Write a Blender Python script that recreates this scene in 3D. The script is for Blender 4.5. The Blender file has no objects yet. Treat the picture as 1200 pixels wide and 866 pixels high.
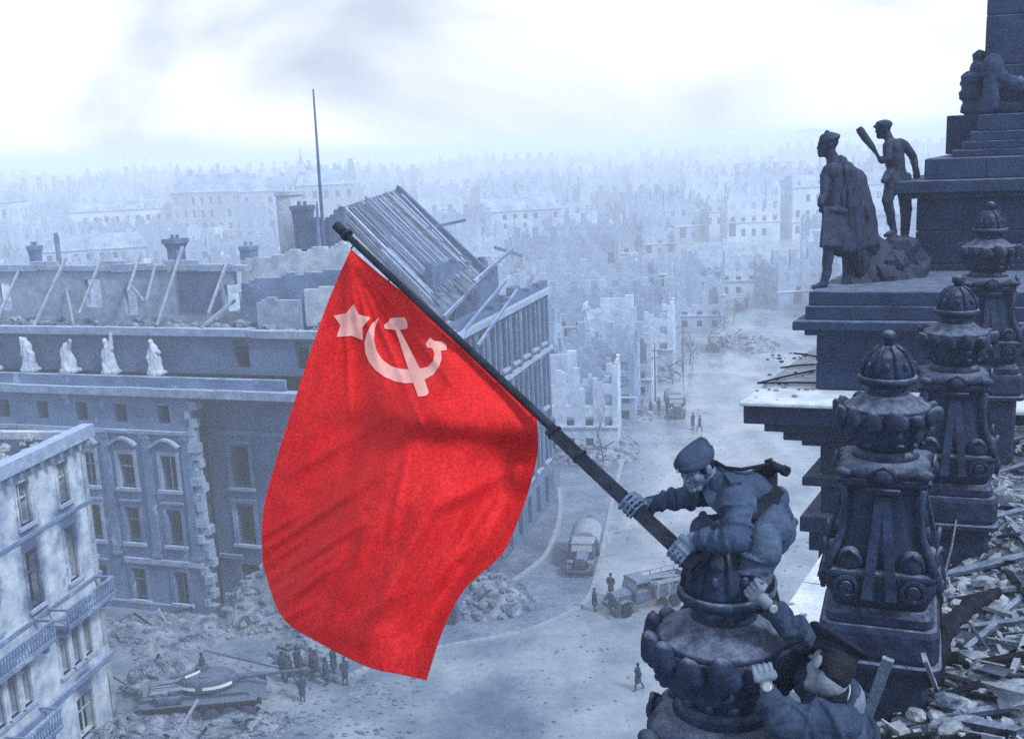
import bpy, bmesh, math, random
from mathutils import Vector, Matrix, noise, Euler
V = Vector
rad = math.radians
scene = bpy.context.scene

# ------------------------------------------------------------ camera
EYE = V((0, 0, 30.0))
FPX = 1250.0                       # focal length in pixels of a 1200 px wide frame
PITCH = math.atan((433 - 175) / FPX)
ROLL = rad(2.3)
CAMROT = (Matrix.Rotation(math.pi / 2 - PITCH, 3, 'X') @ Matrix.Rotation(-ROLL, 3, 'Z'))
cam_data = bpy.data.cameras.new('camera')
cam = bpy.data.objects.new('camera', cam_data)
scene.collection.objects.link(cam)
cam.matrix_world = Matrix.Translation(EYE) @ CAMROT.to_4x4()
cam_data.sensor_width = 36
cam_data.lens = 36 * FPX / 1200
cam_data.clip_start = 0.1
cam_data.clip_end = 12000
scene.camera = cam

# ------------------------------------------------------------ sky and sun
SUN = V((0.62, -0.46, 0.78)).normalized()          # towards the sun
world = bpy.data.worlds.new('World')
scene.world = world
world.use_nodes = True
nt = world.node_tree
nt.nodes.clear()
N = lambda t: nt.nodes.new(t)
L = lambda a, b: nt.links.new(a, b)
out = N('ShaderNodeOutputWorld')
sky = N('ShaderNodeTexSky')
sky.sky_type = 'NISHITA'
sky.sun_disc = False
sky.sun_elevation = math.asin(SUN.z)
sky.sun_rotation = math.atan2(SUN.x, SUN.y)
sky.dust_density = 4.0
bg_sky = N('ShaderNodeBackground')
bg_sky.inputs['Strength'].default_value = 0.1
L(sky.outputs[0], bg_sky.inputs['Color'])
tc = N('ShaderNodeTexCoord')
mp = N('ShaderNodeMapping')
mp.inputs['Scale'].default_value = (1.0, 1.0, 2.1)
mp.inputs['Rotation'].default_value = (0, 0, rad(-19))
mp.inputs['Location'].default_value = (0.22, 0.0, 0.35)
L(tc.outputs['Generated'], mp.inputs['Vector'])
nz = N('ShaderNodeTexNoise')
nz.inputs['Scale'].default_value = 2.6
nz.inputs['Detail'].default_value = 5
nz.inputs['Roughness'].default_value = 0.46
nz.inputs['Distortion'].default_value = 0.5
L(mp.outputs[0], nz.inputs['Vector'])
ramp = N('ShaderNodeValToRGB')
ramp.color_ramp.elements[0].position = 0.33
ramp.color_ramp.elements[0].color = (0.35, 0.395, 0.48, 1)
ramp.color_ramp.elements[1].position = 0.69
ramp.color_ramp.elements[1].color = (0.97, 0.99, 1.03, 1)
L(nz.outputs['Fac'], ramp.inputs['Fac'])
bg_smoke = N('ShaderNodeBackground')
bg_smoke.inputs['Strength'].default_value = 0.86
L(ramp.outputs['Color'], bg_smoke.inputs['Color'])
mix = N('ShaderNodeMixShader')
mix.inputs[0].default_value = 0.93                 # almost wholly overcast by smoke
L(bg_sky.outputs[0], mix.inputs[1])
L(bg_smoke.outputs[0], mix.inputs[2])
L(mix.outputs[0], out.inputs['Surface'])

sun_data = bpy.data.lights.new('sun', 'SUN')
sun_data.energy = 2.0
sun_data.angle = rad(10)
sun_data.color = (1.0, 0.99, 0.97)
sun = bpy.data.objects.new('sun', sun_data)
scene.collection.objects.link(sun)
sun.location = (60, -20, 90)
sun.rotation_euler = SUN.to_track_quat('Z', 'Y').to_euler()

scene.view_settings.view_transform = 'Standard'
scene.view_settings.look = 'None'
scene.view_settings.exposure = 1.0
scene.view_settings.gamma = 1.0
scene.view_settings.use_curve_mapping = False
scene.cycles.use_denoising = False
scene.cycles.volume_bounces = 2
scene.cycles.max_bounces = 6
scene.cycles.diffuse_bounces = 3
scene.cycles.use_adaptive_sampling = False
scene.cycles.adaptive_threshold = 0.02

# ------------------------------------------------------------ layout helpers: a pixel of the photograph and a distance give a place
def ray(px, py):
    return CAMROT @ V(((px - 600) / FPX, -(py - 433) / FPX, -1.0))
def P(px, py, d):
    return EYE + ray(px, py) * d
def G(px, py, z=0.0):
    r = ray(px, py)
    return EYE + r * ((z - EYE.z) / r.z)
class Frame:
    def __init__(s, o, yaw):
        a = rad(yaw)
        s.o = V(o); s.yaw = a
        s.ax = V((math.cos(a), math.sin(a), 0)); s.ay = V((-math.sin(a), math.cos(a), 0))
    def hit(s, px, py, yl=0.0):
        r = ray(px, py)
        t = (yl - (EYE - s.o).dot(s.ay)) / r.dot(s.ay)
        p = EYE + r * t
        return (p - s.o).dot(s.ax), p.z
    def w(s, x, y, z):
        return s.o + s.ax * x + s.ay * y + V((0, 0, z))

# ------------------------------------------------------------ object helpers
COL = scene.collection
def props(o, label=None, cat=None, group=None, kind=None):
    if label: o['label'] = label
    if cat: o['category'] = cat
    if group: o['group'] = group
    if kind: o['kind'] = kind
    return o
def empty(name, loc=(0, 0, 0), yaw=0.0, label=None, cat=None, group=None, kind=None):
    o = bpy.data.objects.new(name, None)
    o.empty_display_size = 0.2
    COL.objects.link(o)
    o.location = loc
    o.rotation_euler = (0, 0, yaw)
    return props(o, label, cat, group, kind)
def place(name, me, mat=None, parent=None, loc=(0, 0, 0), rot=(0, 0, 0), scale=(1, 1, 1)):
    o = bpy.data.objects.new(name, me)
    COL.objects.link(o)
    if mat and not me.materials: me.materials.append(mat)
    o.parent = parent
    o.location = loc; o.rotation_euler = rot; o.scale = scale
    return o
def copy_tree(o, parent=None):
    c = o.copy(); COL.objects.link(c); c.parent = parent
    for ch in list(o.children): copy_tree(ch, c)
    return c

def wrinkles(mb, a, b, ra, rb, n, seed, t0=.1, t1=.95, thick=.011):
    """tilted creases round a sleeve or trouser leg"""
    r = random.Random(seed); a, b = V(a), V(b); d = (b - a).normalized()
    u = d.orthogonal().normalized(); v = d.cross(u)
    for k in range(n):
        t = t0 + (t1 - t0) * (k + r.uniform(.1, .9)) / n
        c = a.lerp(b, t); q = ra + (rb - ra) * t
        s0 = r.uniform(0, 6.28); span = r.uniform(2.2, 4.6); ph = r.uniform(0, 6.28); tl = r.uniform(.25, .6) * q
        pts = []
        for i in range(11):
            w = s0 + span * i / 10
            pts.append(c + (u * math.cos(w) + v * math.sin(w)) * (q + .004) + d * (tl * math.sin(w + ph)))
        mb.tube(pts, [1.25 * thick * (.35 + .65 * math.sin(math.pi * (i + .5) / 11)) for i in range(11)], 6)

class MB:
    """collects shapes into one mesh"""
    def __init__(s): s.v = []; s.f = []
    def add(s, vs, fs):
        n = len(s.v)
        s.v += [tuple(v) for v in vs]
        s.f += [tuple(i + n for i in f) for f in fs]
        return s
    def hexa(s, p):
        return s.add(p, [(0, 3, 2, 1), (4, 5, 6, 7), (0, 1, 5, 4), (1, 2, 6, 5), (2, 3, 7, 6), (3, 0, 4, 7)])
    def box(s, x0, x1, y0, y1, z0, z1):
        return s.hexa([(x0, y0, z0), (x1, y0, z0), (x1, y1, z0), (x0, y1, z0), (x0, y0, z1), (x1, y0, z1), (x1, y1, z1), (x0, y1, z1)])
    def cbox(s, c, d, M=None):
        M = M or Matrix.Identity(3)
        c = V(c)
        q = [(-1, -1, -1), (1, -1, -1), (1, 1, -1), (-1, 1, -1), (-1, -1, 1), (1, -1, 1), (1, 1, 1), (-1, 1, 1)]
        return s.hexa([c + M @ V((a * d[0] / 2, b * d[1] / 2, e * d[2] / 2)) for a, b, e in q])
    def bar(s, a, b, w, h, up=(0, 0, 1), taper=1.0):
        a, b = V(a), V(b)
        d = (b - a).normalized()
        u = V(up)
        if abs(d.dot(u)) > 0.98: u = V((1, 0, 0))
        x = d.cross(u).normalized(); y = x.cross(d)
        r = []
        for p, k in ((a, 1.0), (b, taper)):
            for i, j in ((-1, -1), (1, -1), (1, 1), (-1, 1)):
                r.append(p + x * (i * w * k / 2) + y * (j * h * k / 2))
        return s.hexa(r)
    def rings(s, rings, close=True):
        n = len(rings[0]); vs = []; fs = []
        for r in rings: vs += r
        for k in range(len(rings) - 1):
            for i in range(n):
                a = k * n + i; b = k * n + (i + 1) % n
                fs.append((a, b, b + n, a + n))
        if close:
            fs.append(tuple(reversed(range(n))))
            fs.append(tuple((len(rings) - 1) * n + i for i in range(n)))
        return s.add(vs, fs)
    def tube(s, pts, rr, n=8):
        pts = [V(p) for p in pts]
        if not hasattr(rr, '__len__'): rr = [rr] * len(pts)
        R = []
        u = None
        for i, p in enumerate(pts):
            d = (pts[min(i + 1, len(pts) - 1)] - pts[max(i - 1, 0)]).normalized()
            if u is None:
                u = d.orthogonal().normalized()
            u = (u - d * u.dot(d)).normalized()
            w = d.cross(u)
            R.append([p + (u * math.cos(t) + w * math.sin(t)) * rr[i] for t in (2 * math.pi * k / n for k in range(n))])
        return s.rings(R)
    def lathe(s, prof, n=28, c=(0, 0, 0), sq=0, M=None):
        M = M or Matrix.Identity(3); c = V(c)
        R = []
        for r, z in prof:
            ring = []
            for k in range(n):
                t = 2 * math.pi * (k + 0.5) / n
                ct, st = math.cos(t), math.sin(t)
                q = r if not sq else r / (abs(ct) ** sq + abs(st) ** sq) ** (1.0 / sq)
                ring.append(c + M @ V((q * ct, q * st, z)))
            R.append(ring)
        return s.rings(R)
    def caps(s, a, ra, b, rb, n=12):
        a, b = V(a), V(b)
        d = b - a
        if d.length < 1e-5: d = V((0, 0, 1e-4))
        d = d.normalized(); u = d.orthogonal().normalized(); w = d.cross(u)
        R = []
        for k in range(0, 4):
            t = math.pi / 2 * (k + 0.25) / 4
            R.append((a - d * ra * math.cos(t), ra * math.sin(t)))
        R.append((a, ra)); R.append((b, rb))
        for k in range(3, -1, -1):
            t = math.pi / 2 * (k + 0.25) / 4
            R.append((b + d * rb * math.cos(t), rb * math.sin(t)))
        return s.rings([[p + (u * math.cos(q) + w * math.sin(q)) * r for q in (2 * math.pi * i / n for i in range(n))] for p, r in R])
    def ell(s, c, r, M=None, n=14, m=8):
        M = M or Matrix.Identity(3); c = V(c)
        R = []
        for k in range(m + 1):
            t = math.pi * (k + 0.02) / (m + 0.04)
            R.append([c + M @ V((r[0] * math.sin(t) * math.cos(q), r[1] * math.sin(t) * math.sin(q), -r[2] * math.cos(t))) for q in (2 * math.pi * i / n for i in range(n))])
        return s.rings(R)
    def rock(s, c, r, seed, sub=1, amp=0.45, M=None):
        bm = bmesh.new()
        bmesh.ops.create_icosphere(bm, subdivisions=sub, radius=1.0)
        off = V((seed * 3.17, seed * 1.31, seed * 7.7))
        M = M or Matrix.Identity(3)
        vs = []
        for v in bm.verts:
            k = 1 + amp * noise.noise(v.co * 1.3 + off) + amp * 0.5 * noise.noise(v.co * 3.1 + off)
            vs.append(V(c) + M @ V((v.co.x * r[0] * k, v.co.y * r[1] * k, v.co.z * r[2] * k)))
        fs = [tuple(v.index for v in f.verts) for f in bm.faces]
        bm.free()
        return s.add(vs, fs)
    def prism(s, poly, z0, z1):
        n = len(poly)
        vs = [(x, y, z0) for x, y in poly] + [(x, y, z1) for x, y in poly]
        fs = [tuple(reversed(range(n))), tuple(range(n, 2 * n))] + [(i, (i + 1) % n, (i + 1) % n + n, i + n) for i in range(n)]
        return s.add(vs, fs)
    def panel(s, x0, x1, z0, z1, holes=(), t=0.4, top=None, y=0.0, step=1.0, swap=False):
        """upright wall in the x-z plane (front face at y, thickness t) with openings and, with top(x), a broken crest"""
        xs = {x0, x1}; zs = {z0, z1}
        for a, b, c, d in holes:
            xs |= {min(max(a, x0), x1), min(max(b, x0), x1)}; zs |= {min(max(c, z0), z1), min(max(d, z0), z1)}
        if top:
            k = x0
            while k < x1: xs.add(k); k += step
            lo = min(top(x0 + (x1 - x0) * i / 40) for i in range(41))
            k = lo
            while k < z1: zs.add(k); k += step * 0.5
        def uniq(q):
            q = sorted(q); r = [q[0]]
            for e in q[1:]:
                if e - r[-1] > 1e-3: r.append(e)
            return r
        xs = uniq(xs); zs = uniq(zs)
        def solid(i, j):
            if i < 0 or j < 0 or i >= len(xs) - 1 or j >= len(zs) - 1: return False
            cx = (xs[i] + xs[i + 1]) / 2; cz = (zs[j] + zs[j + 1]) / 2
            if any(a < cx < b and c < cz < d for a, b, c, d in holes): return False
            return not (top and cz > top(cx))
        ok = None
        if top:                                      # nothing hangs in the air: keep what stands on the ground
            ok = set((i, 0) for i in range(len(xs) - 1) if solid(i, 0)); st = list(ok)
            while st:
                i, j = st.pop()
                for q in ((i + 1, j), (i - 1, j), (i, j + 1), (i, j - 1)):
                    if q not in ok and solid(*q): ok.add(q); st.append(q)
        base_solid = solid
        if ok is not None: solid = lambda i, j: (i, j) in ok
        def vtx(x, yy, z): return (yy, x, z) if swap else (x, yy, z)
        fl = (lambda q: tuple(reversed(q))) if swap else tuple
        for i in range(len(xs) - 1):
            for j in range(len(zs) - 1):
                if not solid(i, j): continue
                a, b, c, d = xs[i], xs[i + 1], zs[j], zs[j + 1]
                p = [vtx(a, y, c), vtx(b, y, c), vtx(b, y, d), vtx(a, y, d), vtx(a, y + t, c), vtx(b, y + t, c), vtx(b, y + t, d), vtx(a, y + t, d)]
                fs = [(0, 1, 2, 3), (5, 4, 7, 6)]
                if not solid(i - 1, j): fs.append((4, 0, 3, 7))
                if not solid(i + 1, j): fs.append((1, 5, 6, 2))
                if not solid(i, j - 1): fs.append((4, 5, 1, 0))
                if not solid(i, j + 1): fs.append((3, 2, 6, 7))
                s.add(p, [fl(q) for q in fs])
        return s
    def mesh(s, name, mat=None, origin=None, smooth=False):
        vs = s.v
        if origin is not None:
            o = V(origin); vs = [tuple(V(v) - o) for v in vs]
        me = bpy.data.meshes.new(name)
        me.from_pydata(vs, [], s.f)
        if mat: me.materials.append(mat)
        if smooth: me.polygons.foreach_set('use_smooth', [True] * len(me.polygons))
        me.update()
        return me
    def build(s, name, mat, parent=None, origin=None, smooth=False, loc=(0, 0, 0), rot=(0, 0, 0)):
        return place(name, s.mesh(name, mat, origin, smooth), None, parent, loc, rot)

def fix_normals(me):
    bm = bmesh.new(); bm.from_mesh(me)
    bmesh.ops.recalc_face_normals(bm, faces=bm.faces)
    bm.to_mesh(me); bm.free()

def flesh(mb, name, mat, parent, origin, voxel, smooth=4, folds=None):
    """fuse overlapping limbs into one continuous surface, then crease it"""
    me = mb.mesh(name, mat, origin)
    fix_normals(me)
    o = bpy.data.objects.new(name, me); COL.objects.link(o)
    m = o.modifiers.new('fuse', 'REMESH'); m.mode = 'VOXEL'; m.voxel_size = voxel
    k = o.modifiers.new('soft', 'SMOOTH'); k.factor = 0.5; k.iterations = smooth
    dg = bpy.context.evaluated_depsgraph_get()
    new = bpy.data.meshes.new_from_object(o.evaluated_get(dg))
    o.modifiers.clear()
    o.data = new
    if not new.materials: new.materials.append(mat)
    if folds and folds[2] == 'cloth':
        amp, sc, _ = folds
        nn = [v.normal.copy() for v in new.vertices]
        for v, n in zip(new.vertices, nn):
            c = v.co * sc
            w1 = noise.noise(c * .55); w2 = noise.noise(c * .5 + V((9, 2, 5)))
            h = math.sin((c.x + c.z * 1.6 - c.y * .6) * 2.2 + 7 * w1) * max(0, w2 + .35) + .7 * math.sin((c.z * 1.2 - c.x * 2.4 + c.y) * 3.1 + 6 * w2) * max(0, w1 + .15)
            v.co += n * (amp * (h if h > 0 else h * 1.7) + amp * .9 * w1)
    elif folds:
        amp, sc, st = folds
        nn = [v.normal.copy() for v in new.vertices]
        for v, n in zip(new.vertices, nn):
            q = V((v.co.x * st[0], v.co.y * st[1], v.co.z * st[2])) * sc
            h = noise.noise(q) + 0.5 * noise.noise(q * 2.3)
            h = abs(h) * 2 - 0.6
            v.co += n * (amp * h)
    new.polygons.foreach_set('use_smooth', [True] * len(new.polygons))
    new.update()
    o.parent = parent
    return o

# ------------------------------------------------------------ materials (all procedural)
def material(name, c1, c2, scale=4.0, rough=0.85, bump=0.3, bscale=None, dust=None, dust_amt=0.0, detail=8, stretch=(1, 1, 1), lo=0.35, hi=0.65, spec=0.15, grain=0.0, stains=(), world_co=False, translucent=0.0, sheen=0.0, bdist=0.02, k=0.62, wet=False, patch=None):
    if k <= 0.62: k *= 0.70
    if c2[2] > c2[0]: c1, c2 = ((c[0] * .86, c[1] * .95, c[2]) for c in (c1, c2))      # cool grey-blue cast
    c1 = tuple(x * k for x in c1); c2 = tuple(x * k for x in c2)
    if dust: dust = tuple(x * min(1, k * 1.25) for x in dust)
    m = bpy.data.materials.new(name)
    m.use_nodes = True
    t = m.node_tree; t.nodes.clear()
    n = t.nodes.new; l = t.links.new
    o = n('ShaderNodeOutputMaterial'); b = n('ShaderNodeBsdfPrincipled')
    b.inputs['Roughness'].default_value = rough
    b.inputs['Specular IOR Level'].default_value = spec
    geo = n('ShaderNodeNewGeometry')
    tcx = n('ShaderNodeTexCoord'); mpx = n('ShaderNodeMapping')
    mpx.inputs['Scale'].default_value = stretch
    l(geo.outputs['Position'] if world_co else tcx.outputs['Object'], mpx.inputs['Vector'])
    a = n('ShaderNodeTexNoise'); a.inputs['Scale'].default_value = scale; a.inputs['Detail'].default_value = detail; a.inputs['Roughness'].default_value = 0.62
    l(mpx.outputs[0], a.inputs['Vector'])
    r = n('ShaderNodeValToRGB')
    r.color_ramp.elements[0].position = lo; r.color_ramp.elements[0].color = (*c1, 1)
    r.color_ramp.elements[1].position = hi; r.color_ramp.elements[1].color = (*c2, 1)
    l(a.outputs['Fac'], r.inputs['Fac'])
    colr = r.outputs['Color']
    def mixc(fac, ca, cb):
        x = n('ShaderNodeMix'); x.data_type = 'RGBA'
        l(fac, x.inputs['Factor']); l(ca, x.inputs['A'])
        if isinstance(cb, tuple): x.inputs['B'].default_value = (*cb, 1)
        else: l(cb, x.inputs['B'])
        return x.outputs['Result']
    if patch:                                        # places where the facing has fallen away
        pn = n('ShaderNodeTexNoise'); pn.inputs['Scale'].default_value = patch[1]; pn.inputs['Detail'].default_value = 7; pn.inputs['Roughness'].default_value = 0.6
        l(mpx.outputs[0], pn.inputs['Vector'])
        mr = n('ShaderNodeMapRange'); mr.inputs['From Min'].default_value = patch[2]; mr.inputs['From Max'].default_value = patch[2] + .03; mr.inputs['To Max'].default_value = .85
        l(pn.outputs['Fac'], mr.inputs['Value'])
        colr = mixc(mr.outputs[0], colr, patch[0])
    if stains:
        # soot scorched on the wall above burnt windows: blobs with a ragged edge
        for (sx, sy, sz, rx, rz_) in stains:
            mm = n('ShaderNodeMapping'); mm.vector_type = 'POINT'
            mm.inputs['Location'].default_value = (-sx / rx, -sy / 1.5, -sz / rz_)
            mm.inputs['Scale'].default_value = (1 / rx, 1 / 1.5, 1 / rz_)
            l(tcx.outputs['Object'], mm.inputs['Vector'])
            ln = n('ShaderNodeVectorMath'); ln.operation = 'LENGTH'; l(mm.outputs[0], ln.inputs[0])
            ad = n('ShaderNodeMath'); ad.operation = 'MULTIPLY_ADD'; l(a.outputs['Fac'], ad.inputs[0]); ad.inputs[1].default_value = 1.4; 
            l(ln.outputs['Value'], ad.inputs[2])
            mr = n('ShaderNodeMapRange'); mr.inputs['From Min'].default_value = 2.05; mr.inputs['From Max'].default_value = 1.25
            l(ad.outputs[0], mr.inputs['Value'])
            colr = mixc(mr.outputs[0], colr, (0.035, 0.065, 0.15))
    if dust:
        # pale dust lying on upward faces; on the urns it doubles as painted highlights
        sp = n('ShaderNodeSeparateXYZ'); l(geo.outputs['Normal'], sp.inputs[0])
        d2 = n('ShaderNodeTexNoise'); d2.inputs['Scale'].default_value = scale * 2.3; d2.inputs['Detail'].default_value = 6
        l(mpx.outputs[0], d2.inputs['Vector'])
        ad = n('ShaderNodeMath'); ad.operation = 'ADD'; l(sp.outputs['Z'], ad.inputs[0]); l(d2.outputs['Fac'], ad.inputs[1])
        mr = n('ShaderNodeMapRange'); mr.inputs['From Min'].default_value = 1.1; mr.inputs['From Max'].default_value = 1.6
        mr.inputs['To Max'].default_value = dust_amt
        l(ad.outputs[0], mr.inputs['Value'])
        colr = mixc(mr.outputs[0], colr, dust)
    if grain:
        g = n('ShaderNodeTexNoise'); g.inputs['Scale'].default_value = scale * 14; g.inputs['Detail'].default_value = 3
        l(mpx.outputs[0], g.inputs['Vector'])
        mr = n('ShaderNodeMapRange'); mr.inputs['From Min'].default_value = 0.3; mr.inputs['From Max'].default_value = 0.7
        mr.inputs['To Min'].default_value = 1 - grain; mr.inputs['To Max'].default_value = 1 + grain
        l(g.outputs['Fac'], mr.inputs['Value'])
        vm = n('ShaderNodeVectorMath'); vm.operation = 'SCALE'; l(colr, vm.inputs[0]); l(mr.outputs[0], vm.inputs['Scale'])
        colr = vm.outputs[0]
    l(colr, b.inputs['Base Color'])
    if bump:
        bn = n('ShaderNodeTexNoise'); bn.inputs['Scale'].default_value = bscale or scale * 4; bn.inputs['Detail'].default_value = 6
        l(mpx.outputs[0], bn.inputs['Vector'])
        bp = n('ShaderNodeBump'); bp.inputs['Strength'].default_value = bump; bp.inputs['Distance'].default_value = bdist
        l(bn.outputs['Fac'], bp.inputs['Height']); l(bp.outputs[0], b.inputs['Normal'])
    if wet:
        wr = n('ShaderNodeTexNoise'); wr.inputs['Scale'].default_value = 0.22; wr.inputs['Detail'].default_value = 5
        sm = n('ShaderNodeMapping'); sm.inputs['Scale'].default_value = (1.6, 0.45, 1); sm.inputs['Rotation'].default_value = (0, 0, rad(18)); l(geo.outputs['Position'], sm.inputs['Vector']); l(sm.outputs[0], wr.inputs['Vector'])
        mr = n('ShaderNodeMapRange'); mr.inputs['From Min'].default_value = 0.38; mr.inputs['From Max'].default_value = 0.6; mr.inputs['To Min'].default_value = 0.07; mr.inputs['To Max'].default_value = 0.5
        l(wr.outputs['Fac'], mr.inputs['Value']); l(mr.outputs[0], b.inputs['Roughness'])
    if sheen: b.inputs['Sheen Weight'].default_value = sheen
    if translucent:
        tr = n('ShaderNodeBsdfTranslucent'); l(colr, tr.inputs['Color'])
        ms = n('ShaderNodeMixShader'); ms.inputs[0].default_value = translucent
        l(b.outputs[0], ms.inputs[1]); l(tr.outputs[0], ms.inputs[2]); l(ms.outputs[0], o.inputs['Surface'])
    else:
        l(b.outputs[0], o.inputs['Surface'])
    return m

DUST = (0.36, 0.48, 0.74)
M_urn = material('urn_stone', (0.009, 0.026, 0.088), (0.050, 0.104, 0.26), 5, 0.75, 0.5, 16, DUST, 0.68, grain=0.35, spec=0.2, bdist=0.03, k=0.46)  # dust made strong to paint highlights on tops and rims too
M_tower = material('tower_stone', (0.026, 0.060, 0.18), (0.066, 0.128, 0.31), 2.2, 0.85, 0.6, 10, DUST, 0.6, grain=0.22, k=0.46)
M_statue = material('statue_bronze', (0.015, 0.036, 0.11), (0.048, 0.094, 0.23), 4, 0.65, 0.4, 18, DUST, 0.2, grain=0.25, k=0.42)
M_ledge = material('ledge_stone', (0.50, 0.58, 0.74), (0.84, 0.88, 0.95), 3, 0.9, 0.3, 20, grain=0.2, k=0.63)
M_roof = material('roof_rubble_ground', (0.10, 0.15, 0.27), (0.42, 0.50, 0.68), 3, 0.9, 0.8, 16, grain=0.35, bdist=0.05, k=0.5)
M_chip = material('debris_stone', (0.09, 0.14, 0.26), (0.74, 0.80, 0.90), 7, 0.9, 0.5, 14, DUST, 0.3, grain=0.3, world_co=True)
M_wood = material('weathered_plank', (0.05, 0.08, 0.16), (0.22, 0.29, 0.44), 3, 0.85, 0.6, 20, DUST, 0.75, stretch=(1, 1, 1), grain=0.3, world_co=True)
M_palewood = material('pale_plank', (0.30, 0.38, 0.54), (0.55, 0.63, 0.78), 3, 0.85, 0.5, 20, grain=0.3, world_co=True)
M_char = material('charred_beam', (0.006, 0.010, 0.024), (0.035, 0.055, 0.11), 6, 0.9, 0.9, 18, world_co=True, k=0.4)
M_metal = material('twisted_metal', (0.03, 0.05, 0.11), (0.12, 0.17, 0.30), 8, 0.5, 0.4, 30, spec=0.5, world_co=True)

M_cloth = material('red_flag_cloth', (0.58, 0.009, 0.014), (0.66, 0.020, 0.024), 5, 0.75, 0.5, 200, grain=0.30, translucent=0.08, sheen=0.0, bdist=0.004, k=0.72)
M_emblem = material('pale_pink_paint', (0.92, 0.46, 0.44), (0.97, 0.56, 0.54), 12, 0.8, 0.3, 260, grain=0.10, translucent=0.18, bdist=0.002, k=0.68)
M_pole = material('dark_pole_wood', (0.010, 0.017, 0.036), (0.040, 0.060, 0.11), 12, 0.6, 0.5, 60, stretch=(1, 1, 1))
M_tunic = material('field_tunic_cloth', (0.052, 0.095, 0.21), (0.12, 0.19, 0.35), 7, 0.9, 0.9, 26, grain=0.22, bdist=0.016, k=0.55)
M_trousers = material('field_trouser_cloth', (0.085, 0.14, 0.27), (0.18, 0.26, 0.43), 7, 0.9, 0.9, 26, grain=0.22, bdist=0.016, k=0.55)
M_officer = material('officer_tunic_cloth', (0.036, 0.068, 0.16), (0.10, 0.16, 0.30), 6, 0.9, 0.9, 26, grain=0.22, bdist=0.016, k=0.52)
M_capcloth = material('cap_cloth', (0.040, 0.070, 0.15), (0.085, 0.135, 0.25), 10, 0.9, 0.4, 120, grain=0.15, k=0.6)
M_darkcloth = material('dark_cap_cloth', (0.008, 0.013, 0.030), (0.03, 0.047, 0.095), 10, 0.85, 0.3, 100)
M_skin_shaded = material('shaded_skin', (0.060, 0.090, 0.17), (0.16, 0.22, 0.34), 14, 0.6, 0.2, 90, k=0.8)  # darker copy of the skin, the shade on the soldier put into its colour
M_skin = material('pale_skin', (0.34, 0.45, 0.68), (0.54, 0.64, 0.84), 14, 0.65, 0.2, 90, k=0.40)
M_hair = material('dark_hair', (0.008, 0.013, 0.03), (0.02, 0.03, 0.06), 30, 0.6, 0.5, 90)
M_leather = material('dark_leather', (0.008, 0.013, 0.03), (0.03, 0.045, 0.09), 14, 0.7, 0.3, 60, spec=0.08)
M_gun = material('gun_metal', (0.008, 0.013, 0.028), (0.03, 0.045, 0.085), 20, 0.55, 0.2, 60, spec=0.15)
M_watch = material('watch_steel', (0.02, 0.03, 0.06), (0.06, 0.09, 0.16), 20, 0.35, 0.1, 60, spec=0.7)
M_badge = material('badge_enamel', (0.5, 0.58, 0.72), (0.72, 0.78, 0.88), 20, 0.4, 0.1, 60, spec=0.6, k=0.5)

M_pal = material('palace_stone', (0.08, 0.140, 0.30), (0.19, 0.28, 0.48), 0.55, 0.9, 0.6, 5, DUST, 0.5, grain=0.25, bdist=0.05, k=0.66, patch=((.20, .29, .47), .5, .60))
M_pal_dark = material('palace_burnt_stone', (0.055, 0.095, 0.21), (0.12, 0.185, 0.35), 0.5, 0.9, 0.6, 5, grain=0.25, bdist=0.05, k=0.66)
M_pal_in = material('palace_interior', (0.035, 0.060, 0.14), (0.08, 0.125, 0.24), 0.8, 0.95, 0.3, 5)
M_pale = material('pale_plaster', (0.38, 0.47, 0.66), (0.70, 0.76, 0.88), 1.2, 0.9, 0.6, 8, grain=0.25, bdist=0.04, k=0.63)
M_trim = material('palace_trim', (0.22, 0.30, 0.48), (0.42, 0.51, 0.70), 1.6, 0.9, 0.5, 8, DUST, 0.6, grain=0.3, bdist=0.04, k=0.63)
M_roofing = material('slate_roofing', (0.055, 0.09, 0.20), (0.24, 0.32, 0.49), 1.1, 0.8, 0.6, 6, grain=0.3, bdist=0.04)
M_timber = material('roof_timber', (0.30, 0.38, 0.55), (0.55, 0.63, 0.78), 2, 0.9, 0.4, 10)
M_rub = material('street_rubble', (0.09, 0.14, 0.27), (0.52, 0.60, 0.76), 1.1, 0.95, 0.8, 6, grain=0.35, world_co=True, bdist=0.08)
M_tank = material('tank_paint', (0.05, 0.08, 0.17), (0.12, 0.17, 0.30), 3, 0.75, 0.4, 20, DUST, 0.3, grain=0.2)
M_white = material('white_stripe_paint', (0.70, 0.76, 0.86), (0.85, 0.89, 0.95), 4, 0.7, 0.2, 20, k=0.63)
M_rubber = material('black_rubber', (0.008, 0.012, 0.025), (0.02, 0.03, 0.06), 8, 0.85, 0.3, 30)
M_truck = material('truck_paint', (0.07, 0.11, 0.22), (0.15, 0.21, 0.36), 3, 0.6, 0.3, 20, DUST, 0.5, grain=0.2)
M_canvas = material('truck_canvas', (0.35, 0.43, 0.60), (0.55, 0.62, 0.76), 3, 0.9, 0.3, 20)
M_glass = material('dusty_glass', (0.45, 0.53, 0.68), (0.62, 0.69, 0.80), 3, 0.25, 0.0, spec=0.7)
M_bark = material('bare_bark', (0.05, 0.075, 0.15), (0.11, 0.155, 0.27), 6, 0.9, 0.4, 20)
M_coat = material('dark_overcoat', (0.03, 0.05, 0.11), (0.07, 0.105, 0.20), 8, 0.9, 0.3, 40)
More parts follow.
